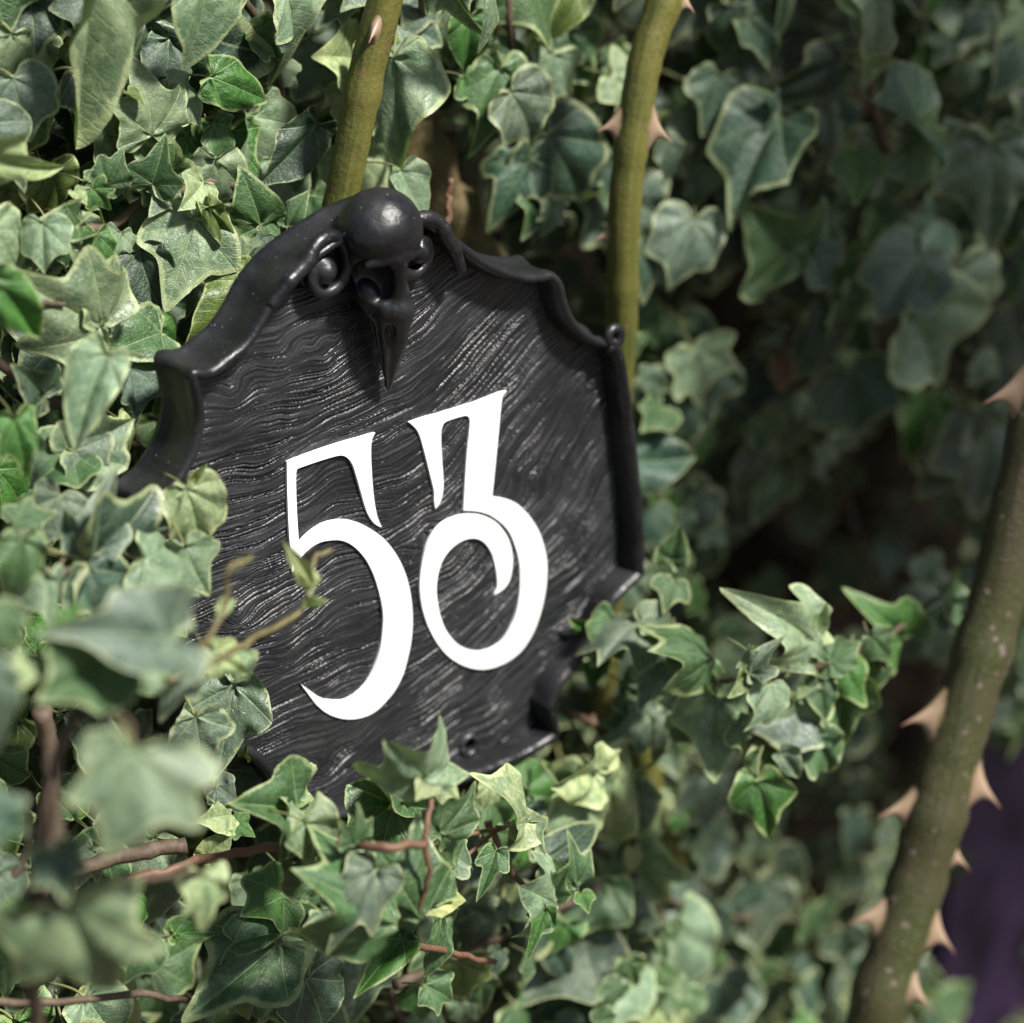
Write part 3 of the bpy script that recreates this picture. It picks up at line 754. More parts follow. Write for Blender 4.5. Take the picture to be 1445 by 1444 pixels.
# top left
hl('topleft', 118, -60, 132, 216, 'heart', 'pale', .055, w=.50, roll=-.35)
hl('topleft', 205, 20, 303, 240, 'classic', 'dark', .085, w=1.0)
hl('topleft', 290, -40, 296, 102, 'heart', 'pale', .05, w=1.15)
hl('topleft', 213, 190, 223, 98, 'classic', 'pale', .06, w=1.15)
hl('topleft', 18, 110, 42, 205, 'broad', 'grey', .07, w=1.0)
hl('topleft', 400, -20, 465, 122, 'long', 'pale', .06, w=1.0)
hl('topleft', 296, 108, 396, 146, 'heart', 'bright', .06, w=.75)
hl('topleft', 300, 175, 335, 236, 'heart', 'mid', .072, w=1.1)
hl('topleft', 352, 165, 402, 305, 'tri', 'pale', .08, w=.8)
hl('topleft', 350, 50, 405, 90, 'tri', 'mid', .075)
hl('topleft', 345, 95, 385, 45, 'broad', 'mid', .085)
hl('topleft', 40, 0, -20, 60, 'broad', 'dark', .09)
hl('topleft', 170, 0, 215, 40, 'tri', 'mid', .09)
hl('upperleft', 368, 318, 355, 250, 'heart', 'mid', .05, w=1.0)
hl('upperleft', 372, 315, 400, 328, 'heart', 'mid', .05, w=1.1)
hl('upperleft', 405, 320, 430, 275, 'heart', 'mid', .055, w=.9)
hl('upperleft', 275, 312, 236, 440, 'tri', 'pale', .05, w=.95)
hl('upperleft', 195, 355, 222, 442, 'heart', 'dark', .058, w=1.1)
hl('upperleft', 135, 330, 142, 414, 'heart', 'bright', .045, w=.75)
hl('upperleft', 170, 330, 165, 360, 'broad', 'pale', .05)
hl('upperleft', 110, 320, 40, 322, 'heart', 'mid', .05, w=.7)
hl('upperleft', 60, 315, 62, 385, 'broad', 'pale', .04, w=.9)
hl('upperleft', -10, 325, 50, 388, 'broad', 'pale', .045)
hl('upperleft', 345, 300, 352, 372, 'broad', 'pale', .075)
hl('upperleft', 360, 400, 272, 505, 'heart', 'olive', .038, w=.95)
hl('upperleft', 293, 290, 347, 374, 'heart', 'olive', .045, w=.42)
hl('upperleft', 285, 258, 266, 294, 'tri', 'cream', .05, w=1.3)
hl('upperleft', 215, 260, 236, 200, 'tri', 'mid', .06)
hl('upperleft', 150, 262, 180, 220, 'broad', 'mid', .06, w=.9)
hl('upperleft', 130, 265, 155, 296, 'classic', 'bright', .055, w=1.2)
hl('upperleft', 105, 270, 122, 290, 'heart', 'cream', .055)
hl('upperleft', 235, 250, 200, 205, 'classic', 'mid', .065)
hl('upperleft', 240, 270, 215, 300, 'tri', 'grey', .06)
hl('upperleft', -30, 215, 106, 266, 'long', 'cream', .045, w=.85)
hl('upperleft', 400, 400, 392, 350, 'heart', 'mid', .06)
hl('upperleft', 180, 130, 205, 150, 'heart', 'olive', .06)
hl('farleft', 145, 462, 42, 412, 'classic', 'pale', .03, w=1.0)
hl('farleft', 150, 440, 105, 358, 'tri', 'pale', .035, w=.8)
hl('farleft', -10, 395, 72, 480, 'heart', 'bright', .0, w=.7)
hl('farleft', 228, 470, 160, 490, 'heart', 'mid', .035, w=1.1)
hl('farleft', 152, 500, 88, 622, 'heart', 'pale', -.02, w=.75)
hl('farleft', 185, 520, 200, 590, 'broad', 'grey', .03, w=1.0)
hl('farleft', 100, 640, 190, 585, 'broad', 'pale', .015, w=.9)
hl('farleft', 105, 637, 160, 690, 'tri', 'grey', .012, w=1.1)
hl('farleft', 100, 640, 45, 690, 'broad', 'mid', .015, w=1.0)
hl('farleft', 165, 590, 198, 645, 'heart', 'cream', .02, w=.7)
hl('farleft', 20, 590, 40, 680, 'classic', 'bright', .0, w=.7)
hl('farleft', 60, 560, 30, 520, 'tri', 'dark', .02)
# over the lower left edge of the sign
hl('leftmid', 262, 690, 298, 782, 'broad', 'cream', -.028, w=.75)
hl('leftmid', 240, 720, 200, 752, 'heart', 'grey', -.022, w=.7)
hl('leftmid', 122, 790, 262, 786, 'classic', 'dark', -.035, dy=.004, w=1.0)
hl('leftmid', 125, 780, 150, 690, 'tri', 'grey', -.032, w=.8)
hl('leftmid', 118, 800, 150, 900, 'tri', 'teal', -.035, w=.9)
hl('leftmid', 205, 790, 302, 830, 'broad', 'pale', -.042, w=.9)
hl('leftmid', 260, 770, 290, 850, 'tri', 'pale', -.04, w=.9)
hl('leftmid', 188, 835, 240, 890, 'heart', 'yellow', -.02, w=.4)
hl('leftmid', 205, 850, 270, 900, 'heart', 'bright', -.018, w=.7)
hl('leftmid', 70, 815, 75, 910, 'tri', 'pale', -.045, w=.65)
hl('leftmid', 20, 740, 80, 720, 'classic', 'mid', -.02)
hl('leftmid', 30, 760, 25, 850, 'heart', 'mid', -.04)
hl('leftmid', 85, 700, 60, 770, 'broad', 'grey', -.01)
hl('shoot', 262, 925, 228, 1015, 'classic', 'grey', -.085, w=.8)
hl('shoot', 215, 920, 170, 975, 'broad', 'pale', -.08)
hl('shoot', 300, 920, 352, 958, 'tri', 'cream', -.075, w=.8)
hl('shoot', 320, 850, 300, 880, 'heart', 'cream', -.09, w=.5)
hl('shoot', 432, 852, 462, 848, 'heart', 'olive', -.09, w=.6)
hl('shoot', 440, 825, 425, 792, 'heart', 'yellow', -.09, w=.5)
hl('shoot', 275, 675, 292, 655, 'heart', 'yellow', -.035, w=.5)
hl('shoot', 330, 800, 352, 785, 'heart', 'yellow', -.09, w=.4)
hl('shoot', 345, 1065, 352, 1048, 'long', 'olive', -.02, w=.7)
hl('shoot', 350, 920, 330, 960, 'tri', 'pale', -.07, w=.8)
# near, blurred
hl('nearleft', 190, 1060, 152, 1215, 'classic', 'pale', -0.184, w=1.25)
hl('nearleft', 97, 1282, 145, 1430, 'classic', 'pale', -0.166, w=1.15)
hl('nearleft', 285, 1235, 300, 1318, 'classic', 'cream', -0.131, w=.85)
hl('nearleft', 150, 930, 60, 1000, 'broad', 'mid', -0.131, w=.9)
hl('nearleft', 240, 900, 130, 880, 'broad', 'grey', -0.140, w=.7)
hl('nearleft', -30, 950, 30, 1080, 'heart', 'grey', -0.149, w=.7)
hl('nearleft', -20, 1140, 50, 1180, 'classic', 'teal', -0.175, w=.9)
hl('nearleft', 75, 1200, 95, 1275, 'classic', 'teal', -0.166, w=1.0)
hl('nearleft', 60, 1300, 10, 1390, 'broad', 'bright', -0.140)
hl('nearleft', -10, 870, 35, 915, 'broad', 'mid', -0.123)
hl('nearleft', 110, 870, 60, 915, 'heart', 'bright', -0.123, w=.6)
hl('nearleft', 40, 930, 25, 970, 'heart', 'cream', -0.123)
# around lower left corner of sign
hl('lowleft', 330, 965, 312, 1105, 'tri', 'grey', -.018, w=.75)
hl('lowleft', 275, 1010, 300, 1130, 'long', 'grey', -.03, w=1.0)
hl('lowleft', 305, 1110, 350, 1130, 'tri', 'grey', -.012)
hl('lowleft', 325, 1150, 297, 1152, 'heart', 'cream', -.015, w=1.1)
hl('lowleft', 290, 1210, 330, 1172, 'heart', 'cream', -.015, w=.9)
hl('lowleft', 330, 1160, 362, 1178, 'tri', 'bright', -.01)
hl('lowleft', 130, 1200, 105, 1250, 'tri', 'pale', -.01)
hl('lowleft', -10, 1230, 35, 1310, 'heart', 'grey', -.03)
hl('lowleft', 200, 1330, 190, 1390, 'broad', 'mid', -.06, w=.9)
hl('lowleft', 245, 1320, 330, 1300, 'heart', 'bright', -.04, w=.6)
hl('lowleft', 395, 1330, 265, 1440, 'tri', 'mid', -.055, w=.75)
hl('lowleft', 330, 1330, 410, 1310, 'heart', 'mid', -.055, w=.9)
hl('lowleft', 400, 1265, 350, 1290, 'broad', 'bright', -.05)
hl('lowleft', 330, 1390, 350, 1440, 'heart', 'olive', -.03)
hl('under', 415, 1142, 330, 1128, 'tri', 'mid', -.032, w=.85)
hl('under', 400, 1120, 470, 1185, 'broad', 'pale', -.035, w=.8)
hl('under', 428, 1160, 490, 1245, 'classic', 'pale', -.055, w=.7)
hl('under', 500, 1190, 520, 1160, 'classic', 'mid', -.05)
hl('under', 604, 1100, 668, 1082, 'heart', 'pale', -.042, w=.85)
hl('under', 600, 1100, 562, 1052, 'tri', 'pale', -.042, w=1.0)
hl('under', 598, 1104, 590, 1126, 'heart', 'cream', -.042, w=1.1)
hl('under', 620, 1176, 682, 1120, 'broad', 'mid', -.035, w=.8)
hl('under', 590, 1290, 555, 1230, 'broad', 'mid', -.045, w=.9)
hl('under', 550, 1300, 480, 1240, 'broad', 'mid', -.05, w=.8)
hl('under', 440, 1240, 400, 1210, 'heart', 'mid', -.04)
hl('under', 530, 1230, 470, 1330, 'classic', 'grey', -.05, w=.7)
hl('under', 590, 1272, 670, 1256, 'heart', 'yellow', -.03, w=.85)
hl('under', 640, 1225, 600, 1200, 'tri', 'mid', -.03)
hl('center', 556, 1135, 512, 1290, 'classic', 'mid', .0, w=.85)
hl('center', 556, 1138, 520, 1088, 'heart', 'mid', -.001, w=.9)
hl('center', 618, 1190, 690, 1222, 'classic', 'grey', -.012, w=.75)
hl('center', 742, 1160, 722, 1097, 'broad', 'cream', -.010, w=.8)
hl('center', 742, 1160, 766, 1214, 'tri', 'pale', -.010, w=.8)
hl('center', 700, 1200, 678, 1275, 'long', 'mid', -.014, w=.8)
hl('center', 770, 1280, 743, 1352, 'long', 'bright', -.02, w=.7)
hl('center', 782, 1275, 735, 1250, 'tri', 'pale', -.016, w=1.0)
hl('center', 780, 1262, 800, 1225, 'tri', 'mid', -.014, w=.8)
hl('center', 812, 1250, 822, 1205, 'classic', 'mid', -.010, w=.8)
hl('center', 820, 1262, 830, 1290, 'tri', 'bright', -.014)
hl('center', 765, 1218, 864, 1154, 'heart', 'dark', .004, w=.55)
hl('center', 568, 1325, 503, 1402, 'heart', 'bright', -.022, w=.55)
hl('center', 560, 1310, 590, 1335, 'tri', 'mid', -.02)
hl('center', 625, 1290, 612, 1385, 'heart', 'mid', -.005, w=.6)
hl('center', 600, 1390, 650, 1415, 'classic', 'mid', .0, w=1.0)
hl('cream', 852, 1092, 893, 1228, 'broad', 'cream', .015, w=.65)
hl('cream', 842, 1090, 778, 1100, 'heart', 'cream', .008, w=1.0)
hl('cream', 840, 1085, 862, 1062, 'heart', 'cream', .01)
hl('cream', 800, 1120, 860, 1180, 'broad', 'pale', .012)
hl('cream', 880, 1110, 905, 1190, 'heart', 'grey', .03)
hl('cream', 690, 1130, 735, 1175, 'broad', 'mid', .02)
hl('bottom', 710, 1275, 705, 1450, 'tri', 'dark', .045, w=.7)
hl('bottom', 515, 1330, 500, 1460, 'tri', 'grey', .03, w=.8)
hl('bottom', 640, 1270, 655, 1400, 'heart', 'grey', .05)
hl('bottom', 430, 1380, 470, 1460, 'broad', 'dark', .02)
hl('bottom', 820, 1320, 740, 1430, 'broad', 'grey', .05)
hl('bottom', 850, 1240, 790, 1340, 'tri', 'mid', .05)
# right hand spray
hl('spray', 905, 878, 972, 884, 'heart', 'grey', .008, w=.9)
hl('spray', 900, 880, 852, 902, 'broad', 'grey', .008, w=1.0)
hl('spray', 870, 880, 838, 935, 'broad', 'mid', .005, w=.8)
for a_ in [(960, 905, 985, 960, 'tri', 'mid'), (940, 930, 905, 985, 'broad', 'grey'), (985, 950, 1035, 990, 'heart', 'mid'), (1000, 930, 960, 905, 'broad', 'mid'), (1060, 950, 1085, 905, 'tri', 'grey'),
           (1085, 965, 1060, 1030, 'broad', 'pale'), (1155, 955, 1165, 1020, 'heart', 'mid'), (1170, 935, 1215, 905, 'broad', 'mid'), (1190, 940, 1225, 1000, 'tri', 'bright'), (1100, 1060, 1130, 1100, 'heart', 'grey'),
           (1040, 1020, 1060, 1075, 'tri', 'mid'), (960, 1010, 985, 1060, 'broad', 'mid'), (915, 1010, 870, 1040, 'tri', 'pale'), (1150, 1040, 1180, 1095, 'broad', 'mid'), (880, 900, 925, 860, 'tri', 'grey'), (1230, 900, 1265, 940, 'tri', 'mid')]:
    hl('spray', *a_, .02, w=.85)
hl('spray', 860, 905, 820, 875, 'tri', 'bright', .01, w=.8)
hl('spray', 850, 930, 830, 975, 'heart', 'bright', .01, w=.8)
hl('spray', 880, 965, 930, 1030, 'classic', 'mid', .012, w=.8)
hl('spray', 1015, 985, 1008, 1108, 'tri', 'pale', .02, w=.85)
hl('spray', 1120, 985, 1140, 1085, 'tri', 'pale', .025, w=.95)
hl('spray', 1130, 985, 1070, 1035, 'broad', 'grey', .028, w=.9)
hl('spray', 1145, 905, 1098, 856, 'tri', 'pale', .02, w=.8)
hl('spray', 1140, 905, 1170, 850, 'heart', 'cream', .022, w=.7)
hl('spray', 1140, 900, 1125, 940, 'tri', 'pale', .02)
hl('spray', 1185, 960, 1190, 1065, 'tri', 'mid', .028, w=.8)
hl('spray', 1070, 1100, 1084, 1196, 'tri', 'bright', .018, w=.8)
hl('spray', 1060, 925, 1035, 985, 'heart', 'olive', .025, w=.8)
hl('spray', 950, 820, 935, 860, 'tri', 'mid', .03)
hl('spray', 945, 790, 962, 745, 'heart', 'mid', .04)
hl('spray', 1080, 1050, 1110, 1100, 'broad', 'mid', .03)
hl('spray', 1340, 860, 1390, 885, 'broad', 'teal', .045, w=.8)
hl('spray', 1345, 850, 1320, 822, 'heart', 'mid', .045)
hl('spray', 1270, 900, 1250, 860, 'classic', 'bright', .045)
hl('spray', 1200, 930, 1235, 990, 'broad', 'mid', .035)
hl('spray', 930, 1000, 890, 1050, 'broad', 'grey', .03)
hl('spray', 935, 1060, 905, 1108, 'heart', 'olive', .02, w=.5)
hl('lowright', 950, 1310, 975, 1444, 'broad', 'pale', .06, w=.8)
hl('lowright', 880, 1190, 940, 1300, 'tri', 'pale', .06, w=.8)
hl('lowright', 870, 1290, 900, 1390, 'broad', 'grey', .06, w=.8)
hl('lowright', 1000, 1090, 1020, 1200, 'tri', 'grey', .09)
hl('lowright', 850, 1380, 870, 1450, 'classic', 'mid', .05)
# upper middle and upper right
hl('topmid', 555, 80, 562, 250, 'tri', 'pale', .055, w=.7)
hl('topmid', 565, 240, 600, 315, 'heart', 'pale', .05, w=.9)
hl('topmid', 625, -40, 682, 86, 'long', 'pale', .04, w=.75)
hl('topmid', 690, -30, 700, 78, 'heart', 'pale', .06, w=.5)
hl('topmid', 560, 30, 630, 60, 'broad', 'grey', .07)
hl('topmid', 705, 95, 690, 230, 'tri', 'mid', .10, w=.7)
hl('topmid', 720, 130, 772, 205, 'broad', 'grey', .10, w=.9)
hl('topmid', 770, 190, 840, 300, 'broad', 'teal', .12, w=.8)
hl('topmid', 745, 230, 700, 300, 'tri', 'teal', .12)
hl('topmid', 750, -40, 780, 80, 'tri', 'mid', .11)
hl('topmid', 800, 40, 850, 170, 'long', 'mid', .13)
hl('topright', 1100, 170, 1012, 272, 'broad', 'teal', .14, w=.75)
hl('topright', 1095, 175, 1085, 130, 'tri', 'teal', .145)
hl('topright', 1112, 355, 1062, 300, 'tri', 'mid', .15, w=1.2)
hl('topright', 1112, 350, 1090, 412, 'heart', 'mid', .15, w=1.1)
hl('topright', 1130, 350, 1200, 330, 'broad', 'teal', .15, w=1.0)
hl('topright', 980, 310, 960, 410, 'broad', 'grey', .15, w=.9)
hl('topright', 1000, 510, 1000, 650, 'long', 'grey', .17, w=.8)
hl('topright', 985, 130, 990, 270, 'tri', 'grey', .18, w=.8)
hl('topright', 1100, 505, 1118, 558, 'heart', 'brown', .17, w=.9)
hl('topright', 1115, 560, 1110, 650, 'heart', 'grey', .2)
hl('farright', 1235, -10, 1250, 138, 'heart', 'grey', .16, w=.7)
hl('farright', 1230, 90, 1262, 80, 'heart', 'olive', .15)
hl('farright', 1400, 200, 1402, 362, 'tri', 'grey', .15, w=.8)
hl('farright', 1290, 430, 1345, 575, 'tri', 'pale', .16, w=.85)
hl('farright', 1300, 360, 1240, 440, 'broad', 'grey', .165, w=.9)
hl('farright', 1390, 590, 1392, 745, 'tri', 'grey', .17, w=.8)
hl('farright', 1340, 390, 1380, 480, 'broad', 'grey', .17, w=1.0)
hl('farright', 1300, 180, 1240, 150, 'broad', 'teal', .16, w=1.0)
hl('farright', 1290, 200, 1350, 265, 'classic', 'mid', .16)
hl('farright', 1215, 220, 1210, 290, 'tri', 'bright', .17)
hl('farright', 1310, 560, 1300, 660, 'heart', 'bright', .2)
hl('farright', 1440, 440, 1460, 540, 'broad', 'grey', .17)
hl('midright', 960, 690, 970, 800, 'tri', 'teal', .12, w=.9)
hl('midright', 950, 450, 930, 560, 'broad', 'mid', .13)
hl('midright', 920, 560, 940, 700, 'tri', 'dark', .13)
hl('midright', 1230, 540, 1180, 640, 'heart', 'dark', .24)
hl('midright', 1260, 770, 1250, 830, 'tri', 'grey', .22)
hl('midright', 990, 770, 1060, 750, 'heart', 'grey', .18, w=.5)

# ---------------------------------------------------- rest of the ivy surface, by real wall position
frng = random.Random(3)
def wall_y(px, py):
    """how far behind the sign face the ivy surface lies there"""
    return bil(px, py)
GX, GY = [0, 450, 700, 1000, 1400], [0, 400, 800, 1200, 1444]
GV = np.array([[.062, .065, .060, .060, .035], [.060, .060, .060, .055, .020], [.030, .045, .055, .050, .0], [-.005, -.015, -.035, .030, .020], [-.015, -.040, -.055, -.020, .020]])
def bil(px, py):
    cols = [np.interp(py, GY, GV[:, k]) for k in range(5)]
    return float(np.interp(px, GX, cols))
OUTPX = np.array([PX((q[0], 0, q[1]))[:2] for q in OUT[::6]])
def in_sign(px, py):
    return bool(inside(np.array([px]), np.array([py]), OUTPX)[0])
HOLES = [(1150, 790, 150, 130), (1290, 980, 60, 110), (620, 180, 60, 60), (800, 400, 70, 90), (1120, 250, 40, 40), (1050, 1010, 40, 40), (40, 190, 26, 30), (210, 600, 20, 30), (1180, 330, 35, 60), (930, 60, 40, 60), (250, 1170, 50, 22), (1400, 1250, 110, 210), (1250, 1010, 60, 120), (1060, 760, 60, 90), (640, 300, 70, 60), (1140, 1130, 60, 60), (430, 120, 30, 40), (60, 30, 40, 40)]
HOLES += [(1130, 560, 50, 60), (1240, 690, 100, 70), (965, 110, 34, 80), (955, 640, 26, 60), (1110, 80, 30, 30), (1290, 960, 60, 70), (870, 20, 26, 60)]
DEEP = (1425, 1260, 75, 190)
GAPN = np.random.RandomState(17).randn(60, 60)
def clump(px, py, c=105.0):
    fx, fy = px / c + 15, py / c + 15; ix, iy = int(fx), int(fy); tx, ty = fx - ix, fy - iy
    return (GAPN[iy, ix] * (1 - tx) + GAPN[iy, ix + 1] * tx) * (1 - ty) + (GAPN[iy + 1, ix] * (1 - tx) + GAPN[iy + 1, ix + 1] * tx) * ty
def in_hole(px, py):
    return clump(px, py) < (-.50 if px < 900 else -.55) or any(((px - a) / c) ** 2 + ((py - b) / d) ** 2 < 1 for a, b, c, d in HOLES)

def rand_leaf(px, py, y, size, rng):
    B = P(px, py, y)
    a = rng.gauss(0, 38); L = size
    down = Vector((math.sin(R(a)), -rng.uniform(-.1, .45), -math.cos(R(a)))).normalized()
    Tp = B + down * L
    n0 = Vector((rng.gauss(-.12, .32), -1, rng.uniform(.05, .9))).normalized()
    return B, Tp, n0

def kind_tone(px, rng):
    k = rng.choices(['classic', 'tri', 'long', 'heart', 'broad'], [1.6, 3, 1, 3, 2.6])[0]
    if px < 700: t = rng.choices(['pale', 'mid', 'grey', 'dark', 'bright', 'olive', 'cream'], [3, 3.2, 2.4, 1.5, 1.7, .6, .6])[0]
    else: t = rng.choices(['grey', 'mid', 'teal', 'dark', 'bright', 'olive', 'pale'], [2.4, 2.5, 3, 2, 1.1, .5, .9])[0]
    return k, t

cands = []
step = 50
for gy in range(-190, 1640, step):
    for gx in range(-200, 1660, step):
        px, py = gx + frng.uniform(-.5, .5) * step, gy + frng.uniform(-.5, .5) * step
        cands.append((px, py))
frng.shuffle(cands)
KEYS = list(VINES)
vp = {k: np.array([PX(p)[:2] for p in VINES[k]['pts'][::2]]) for k in KEYS}
FREE = [k for k in KEYS if k not in ('shoot', 'nearleft', 'center', 'under', 'cream', 'spray')]
for px, py in cands:
    if in_hole(px, py) or in_sign(px, py - 10) or in_sign(px, py + 30): continue
    if px < 700 and frng.random() < .12: continue
    if 600 < px < 860 and 950 < py < 1115: continue
    y = wall_y(px, py) + frng.uniform(0, .05)
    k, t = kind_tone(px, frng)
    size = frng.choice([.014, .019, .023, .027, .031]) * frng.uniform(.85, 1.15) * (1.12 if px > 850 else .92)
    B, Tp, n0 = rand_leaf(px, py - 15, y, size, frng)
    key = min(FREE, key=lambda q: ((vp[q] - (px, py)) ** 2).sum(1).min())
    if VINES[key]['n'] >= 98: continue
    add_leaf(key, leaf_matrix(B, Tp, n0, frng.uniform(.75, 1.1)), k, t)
for gy in range(960, 1470, 44):
    for gx in range(-20, 960, 44):
        px, py = gx + frng.uniform(-.5, .5) * 44, gy + frng.uniform(-.5, .5) * 44
        if in_sign(px, py) or in_sign(px, py + 20) or (px > 560 and py < 1115) or (px < 560 and py < 1150 and px > 250) or in_hole(px, py): continue
        k, t = kind_tone(px, frng); t = frng.choice([t, 'pale', 'bright', 'cream', 'mid'])
        B, Tp, n0 = rand_leaf(px, py - 12, wall_y(px, py) - frng.uniform(.0, .022), frng.uniform(.009, .019), frng)
        key = min([q for q in FREE if q in ('lowleft', 'bottom', 'lowright')], key=lambda q: ((vp[q] - (px, py)) ** 2).sum(1).min())
        if VINES[key]['n'] < 98: add_leaf(key, leaf_matrix(B, Tp, n0, frng.uniform(.75, 1.1)), k, t)
print('LEAVES', {k: v['n'] for k, v in VINES.items()})

# deep ivy behind: one mass nobody could count
def ivy_mass():
    lay = []
    for lay_i, (y0, y1, st) in enumerate(((.045, .10, 62), (.10, .17, 60), (.18, .30, 62))):
        for gy in range(-420, 1900, st):
            for gx in range(-420, 2000, st):
                px, py = gx + frng.uniform(-.5, .5) * st, gy + frng.uniform(-.5, .5) * st
                hol = in_hole(px, py)
                if hol and frng.random() < (1.0, .85, .6)[lay_i]: continue
                if lay_i == 2 and frng.random() < .25: continue
                if ((px - DEEP[0]) / DEEP[2]) ** 2 + ((py - DEEP[1]) / DEEP[3]) ** 2 < 1: continue
                y = wall_y(px, py) + frng.uniform(y0, y1)
                if in_sign(px, py) and y < .03: y = .05
                lay.append((px, py, min(y, .385)))
    Vs, Fs, mi, u1, u2, fl = [], [], [], [], [], []
    Vn = 0
    arr = {k: [(np.array(g[0]), np.array([f + (f[-1],) * (4 - len(f)) if len(f) < 4 else f for f in g[1]]), g) for g in GEO[k]] for k in GEO}
    for px, py, y in lay:
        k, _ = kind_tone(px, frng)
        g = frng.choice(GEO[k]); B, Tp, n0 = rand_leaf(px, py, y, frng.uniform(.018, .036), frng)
        m = np.array(leaf_matrix(B, Tp, n0, frng.uniform(.75, 1.1)))
        v = np.array(g[0]) @ m[:3, :3].T + m[:3, 3]
        Vs.append(v); Fs += [tuple(i + Vn for i in f) for f in g[1]]; mi += g[2]; u1.append(np.array(g[3])); u2.append(np.array(g[4])); fl.append(np.array(g[5])); Vn += len(v)
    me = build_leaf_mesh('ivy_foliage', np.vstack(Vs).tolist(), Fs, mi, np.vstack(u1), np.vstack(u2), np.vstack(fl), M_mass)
    o = bpy.data.objects.new('ivy_foliage', me); C.objects.link(o)
    tag(o, 'dense ivy foliage coloured dark for shade, deep behind the countable leaves', 'ivy foliage', kind='stuff')
ivy_mass()

# unseen ivy canopy added up and to the right to shade that side
def shade_canopy():
    rs = random.Random(9); Vs, Fs, mi, u1, u2, fl = [], [], [], [], [], []; Vn = 0
    for n in range(470):
        cx = .315 + rs.random() * .47
        B = Vector((cx + rs.gauss(0, .012), rs.uniform(-.38, -.08), rs.uniform(.26, .58)))
        g = rs.choice(GEO[rs.choice(list(GEO))]); Tp = B + Vector((rs.gauss(0, .4), rs.gauss(0, .4), -.6)).normalized() * rs.uniform(.03, .05)
        m = np.array(leaf_matrix(B, Tp, Vector((rs.gauss(0, .5), rs.gauss(-.5, .5), 1)).normalized()))
        v = np.array(g[0]) @ m[:3, :3].T + m[:3, 3]; Vs.append(v); Fs += [tuple(i + Vn for i in f) for f in g[1]]; mi += g[2]; u1.append(np.array(g[3])); u2.append(np.array(g[4])); fl.append(np.array(g[5])); Vn += len(v)
    root = empty('added_shade_canopy', (.46, .36, .5)); tag(root, 'unseen ivy canopy added to shade the right side', 'added shade canopy')
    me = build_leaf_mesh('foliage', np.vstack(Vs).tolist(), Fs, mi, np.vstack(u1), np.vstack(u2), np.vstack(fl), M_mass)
    o = bpy.data.objects.new('foliage', me); C.objects.link(o); o['kind'] = 'stuff'; o.parent = root; o.matrix_parent_inverse = Matrix.Translation(-Vector(root.location))
    v, f = tube_geo([(.45 + .03 * k, .40 - .07 * k, .50 - .02 * k + .01 * math.sin(k)) for k in range(10)], [.009 - .0007 * k for k in range(10)], 10, .2, rs)
    mesh_obj('stem', v, f, M_stem, root)
shade_canopy()

# ------------------------------------------------------------------ ROSE CANES
def cane(label, pts, radii, thorns, mat, wob=.04):
    """pts (px,py,y); thorns: (px, py, dx, dy, height, droop) direction in picture terms at that place"""
    base = P(*pts[0]); root = empty('rose_cane', base); tag(root, label, 'rose cane', 'thorny rose canes')
    sm = [Vector(q) for q in catmull([tuple(P(*p)) for p in pts], 8, False, 180)]
    n = len(sm); rad = np.interp(np.linspace(0, len(radii) - 1, n), range(len(radii)), radii)
    rs = random.Random(int(pts[0][0])); v, f = tube_geo(sm, [r * (1 + .10 * max(0, math.sin(i * .42 + len(pts))) ** 6 + rs.gauss(0, .015)) for i, r in enumerate(rad)], 24, wob, rs)
    st = mesh_obj('stem', v, f, mat, root); cv = []; ln = 0.0
    for i in range(n):
        ln += (sm[i] - sm[i - 1]).length if i else 0
        cv += [(.012 * math.cos(2 * math.pi * q / 24), .012 * math.sin(2 * math.pi * q / 24), ln) for q in range(24)]
    cv += [(0, 0, 0), (0, 0, ln)]
    at = st.data.attributes.new('tube', 'FLOAT_VECTOR', 'POINT'); at.data.foreach_set('vector', np.array(cv, np.float32).ravel())
    for (tx, ty, dx, dy, h, w) in thorns:
        i = min(range(n), key=lambda k: (PX(sm[k])[0] - tx) ** 2 + (PX(sm[k])[1] - ty) ** 2)
        c = sm[i]; ax_ = (sm[min(i + 1, n - 1)] - sm[max(i - 1, 0)]).normalized()
        d = RT @ Vector((dx, -dy, .25 if abs(dx) > .3 else 1.0)); d = (d - ax_ * d.dot(ax_)).normalized()
        if ax_.z > 0: ax_ = -ax_
        sd_ = ax_.cross(d); vs_, fs = [], []; N, S_ = 14, 12
        for k in range(N + 1):
            t = k / N; cc = c + d * (rad[i] * .80 + h * t) + ax_ * (h * .42 * t ** 2.0 )
            la = h * w * (.80 * (1 - t) ** 3.6 + .16 * (1 - t)) + .00012; lb = h * (.24 * (1 - t) ** 2.2 + .08 * (1 - t)) + .0001
            for q in range(S_):
                a = 2 * math.pi * q / S_; vs_.append(cc + ax_ * math.cos(a) * la + sd_ * math.sin(a) * lb)
        for k in range(N):
            for q in range(S_):
                a = k * S_ + q; b = k * S_ + (q + 1) % S_; fs.append((a, b, b + S_, a + S_))
        fs.append(tuple(range(N * S_, N * S_ + S_)))
        th = mesh_obj('thorn', vs_, fs, M_thorn, root); at = th.data.attributes.new('along', 'FLOAT', 'POINT')
        at.data.foreach_set('value', np.repeat(np.arange(N + 1) / N, S_).astype(np.float32))
mm = lambda px: px / 3876.0
cane('olive rose cane with one pale thorn ending at the top of the sign', [(575, -170, .035), (548, -20, .035), (520, 90, .038), (500, 190, .04), (484, 270, .042), (470, 350, .045)],
     [mm(24), mm(25), mm(25), mm(25), mm(24), mm(22)], [(523, 40, -.05, .05, .0085, 1.1)], M_cane)
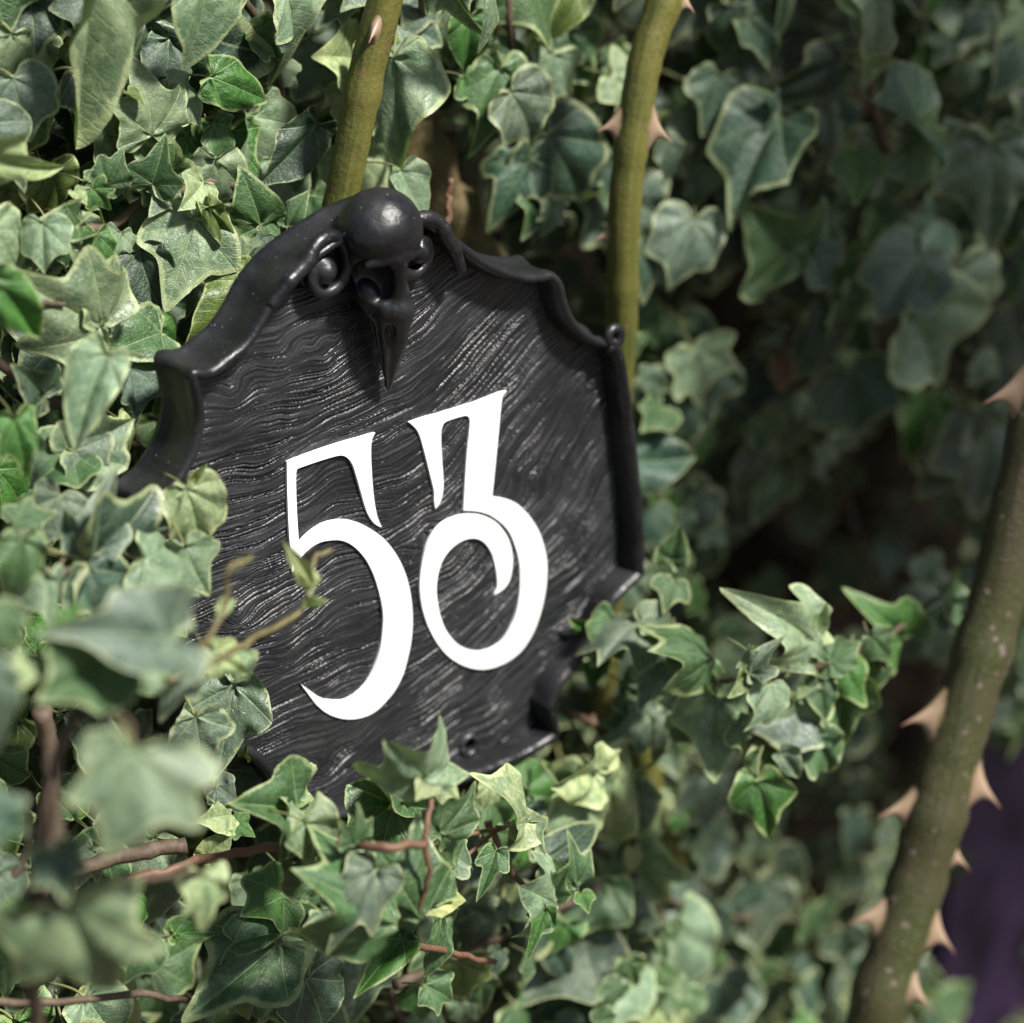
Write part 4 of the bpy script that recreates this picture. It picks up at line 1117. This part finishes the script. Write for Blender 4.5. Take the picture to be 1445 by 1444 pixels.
cane('olive rose cane with opposite thorns rising behind the right shoulder of the sign', [(985, -170, .024), (945, -20, .024), (912, 80, .024), (893, 190, .024), (881, 300, .024), (878, 410, .026), (876, 480, .028), (864, 620, .034), (862, 800, .05), (850, 1000, .07)],
     [mm(27), mm(26), mm(25), mm(25), mm(24), mm(25), mm(22), mm(20)], [(893, 170, -1, .15, .0095, 1.5), (893, 170, 1, .15, .0105, 1.5), (880, 322, -1, .1, .007, 1.3), (940, 2, 1, -.2, .007, 1.2)], M_cane)
cane('slim rose cane half hidden by leaves low on the right of the sign', [(900, 1040, .035), (925, 1130, .035), (955, 1210, .035), (982, 1300, .03), (985, 1380, .03), (970, 1500, .035)],
     [mm(22), mm(22), mm(21), mm(20), mm(20), mm(20)], [(975, 1258, 1, .05, .0075, 1.5)], M_cane)
cane('thickest rose cane, woody with many thorns, at the lower right', [(1560, 260, -.095), (1490, 470, -.095), (1440, 690, -.095), (1405, 850, -.095), (1362, 1000, -.095), (1330, 1110, -.095), (1292, 1250, -.095), (1250, 1380, -.095), (1215, 1520, -.095)],
     [mm(32), mm(35), mm(39), mm(42), mm(45), mm(46), mm(46), mm(45), mm(45)],
     [(1452, 560, -1, .15, .0165, 1.25), (1360, 1010, -1, .1, .0165, 1.25), (1335, 1090, 1, .1, .0155, 1.25), (1322, 1150, -1, .05, .0155, 1.2), (1312, 1205, 1, -.05, .010, 1.1), (1282, 1300, -1, .25, .015, 1.2), (1282, 1300, 1, .25, .0145, 1.2), (1262, 1380, .5, .6, .0135, 1.2), (1292, 1190, 1, -.1, .006, 1.1)], M_oldcane, .09)

# old mossy trunk behind the top of the sign, and dry twigs
def trunk():
    pts = [P(560, 120, .115), P(590, 210, .11), P(625, 290, .105), P(668, 370, .10), P(700, 460, .10)]
    sm = [Vector(q) for q in catmull([tuple(p) for p in pts], 8, False, 180)]; rs = random.Random(4)
    v, f = tube_geo(sm, [.0125 + .0015 * math.sin(i * .8) for i in range(len(sm))], 24, .14, rs)
    o = mesh_obj('mossy_bough', v, f, M_trunk); tag(o, 'old mossy bough behind the top right slope of the sign', 'bough')
trunk()
def twig(label, pts, r0, r1, mat):
    sm = [Vector(q) for q in catmull([tuple(P(*p)) for p in pts], 6, False, 180)]; rs = random.Random(int(pts[0][0])); n = len(sm)
    v, f = tube_geo([p + Vector((rs.gauss(0, .0004), rs.gauss(0, .0004), 0)) for p in sm], [r0 + (r1 - r0) * i / (n - 1) for i in range(n)], 8, .25, rs)
    o = mesh_obj('twig', v, f, mat); tag(o, label, 'twig')
twig('reddish dry twig standing just above the right slope of the sign', [(628, 320, .06), (634, 285, .06), (637, 252, .06)], mm(6), mm(4), M_redstem)
twig('pinkish dry twig lying across the dark gap above the sign', [(585, 168, .10), (620, 160, .10), (660, 156, .10), (690, 150, .10)], mm(4), mm(3), M_redstem)
twig('orange brown twig under the lower right corner of the sign', [(800, 1005, .02), (840, 1022, .01), (868, 1040, .0), (880, 1070, -.02)], mm(6), mm(5), M_redstem)
twig('bare brown twig sloping up from the bottom edge at the left', [(-30, 1290, -.03), (10, 1250, -.03), (40, 1190, -.03), (38, 1120, -.03)], mm(7), mm(5), M_stem)

# dark purple board far down at the right
def board():
    p0 = P(1335, 1040, .20); p1 = P(1640, 1010, .20); z0 = P(1400, 1700, .20).z; z1 = p0.z
    root = empty('purple_board', ((p0.x + p1.x) / 2, .2, z0)); tag(root, 'dark purple board glimpsed at the bottom right corner behind the thick cane', 'board')
    w = (p1.x - p0.x) / 2
    for k in range(2):
        bm = bmesh.new(); bmesh.ops.create_cube(bm, size=1); 
        bmesh.ops.scale(bm, vec=(w - .002, .018, z1 - z0), verts=bm.verts)
        bmesh.ops.translate(bm, vec=(p0.x + w * (k + .5), .20, (z0 + z1) / 2), verts=bm.verts)
        bmesh.ops.bevel(bm, geom=bm.edges[:], offset=.003, segments=2, affect='EDGES')
        me = bpy.data.meshes.new('plank'); bm.to_mesh(me); bm.free(); me.materials.append(M_purple)
        o = bpy.data.objects.new('plank', me); C.objects.link(o); o.parent = root; o.matrix_parent_inverse = Matrix.Translation(-Vector(root.location))
board()
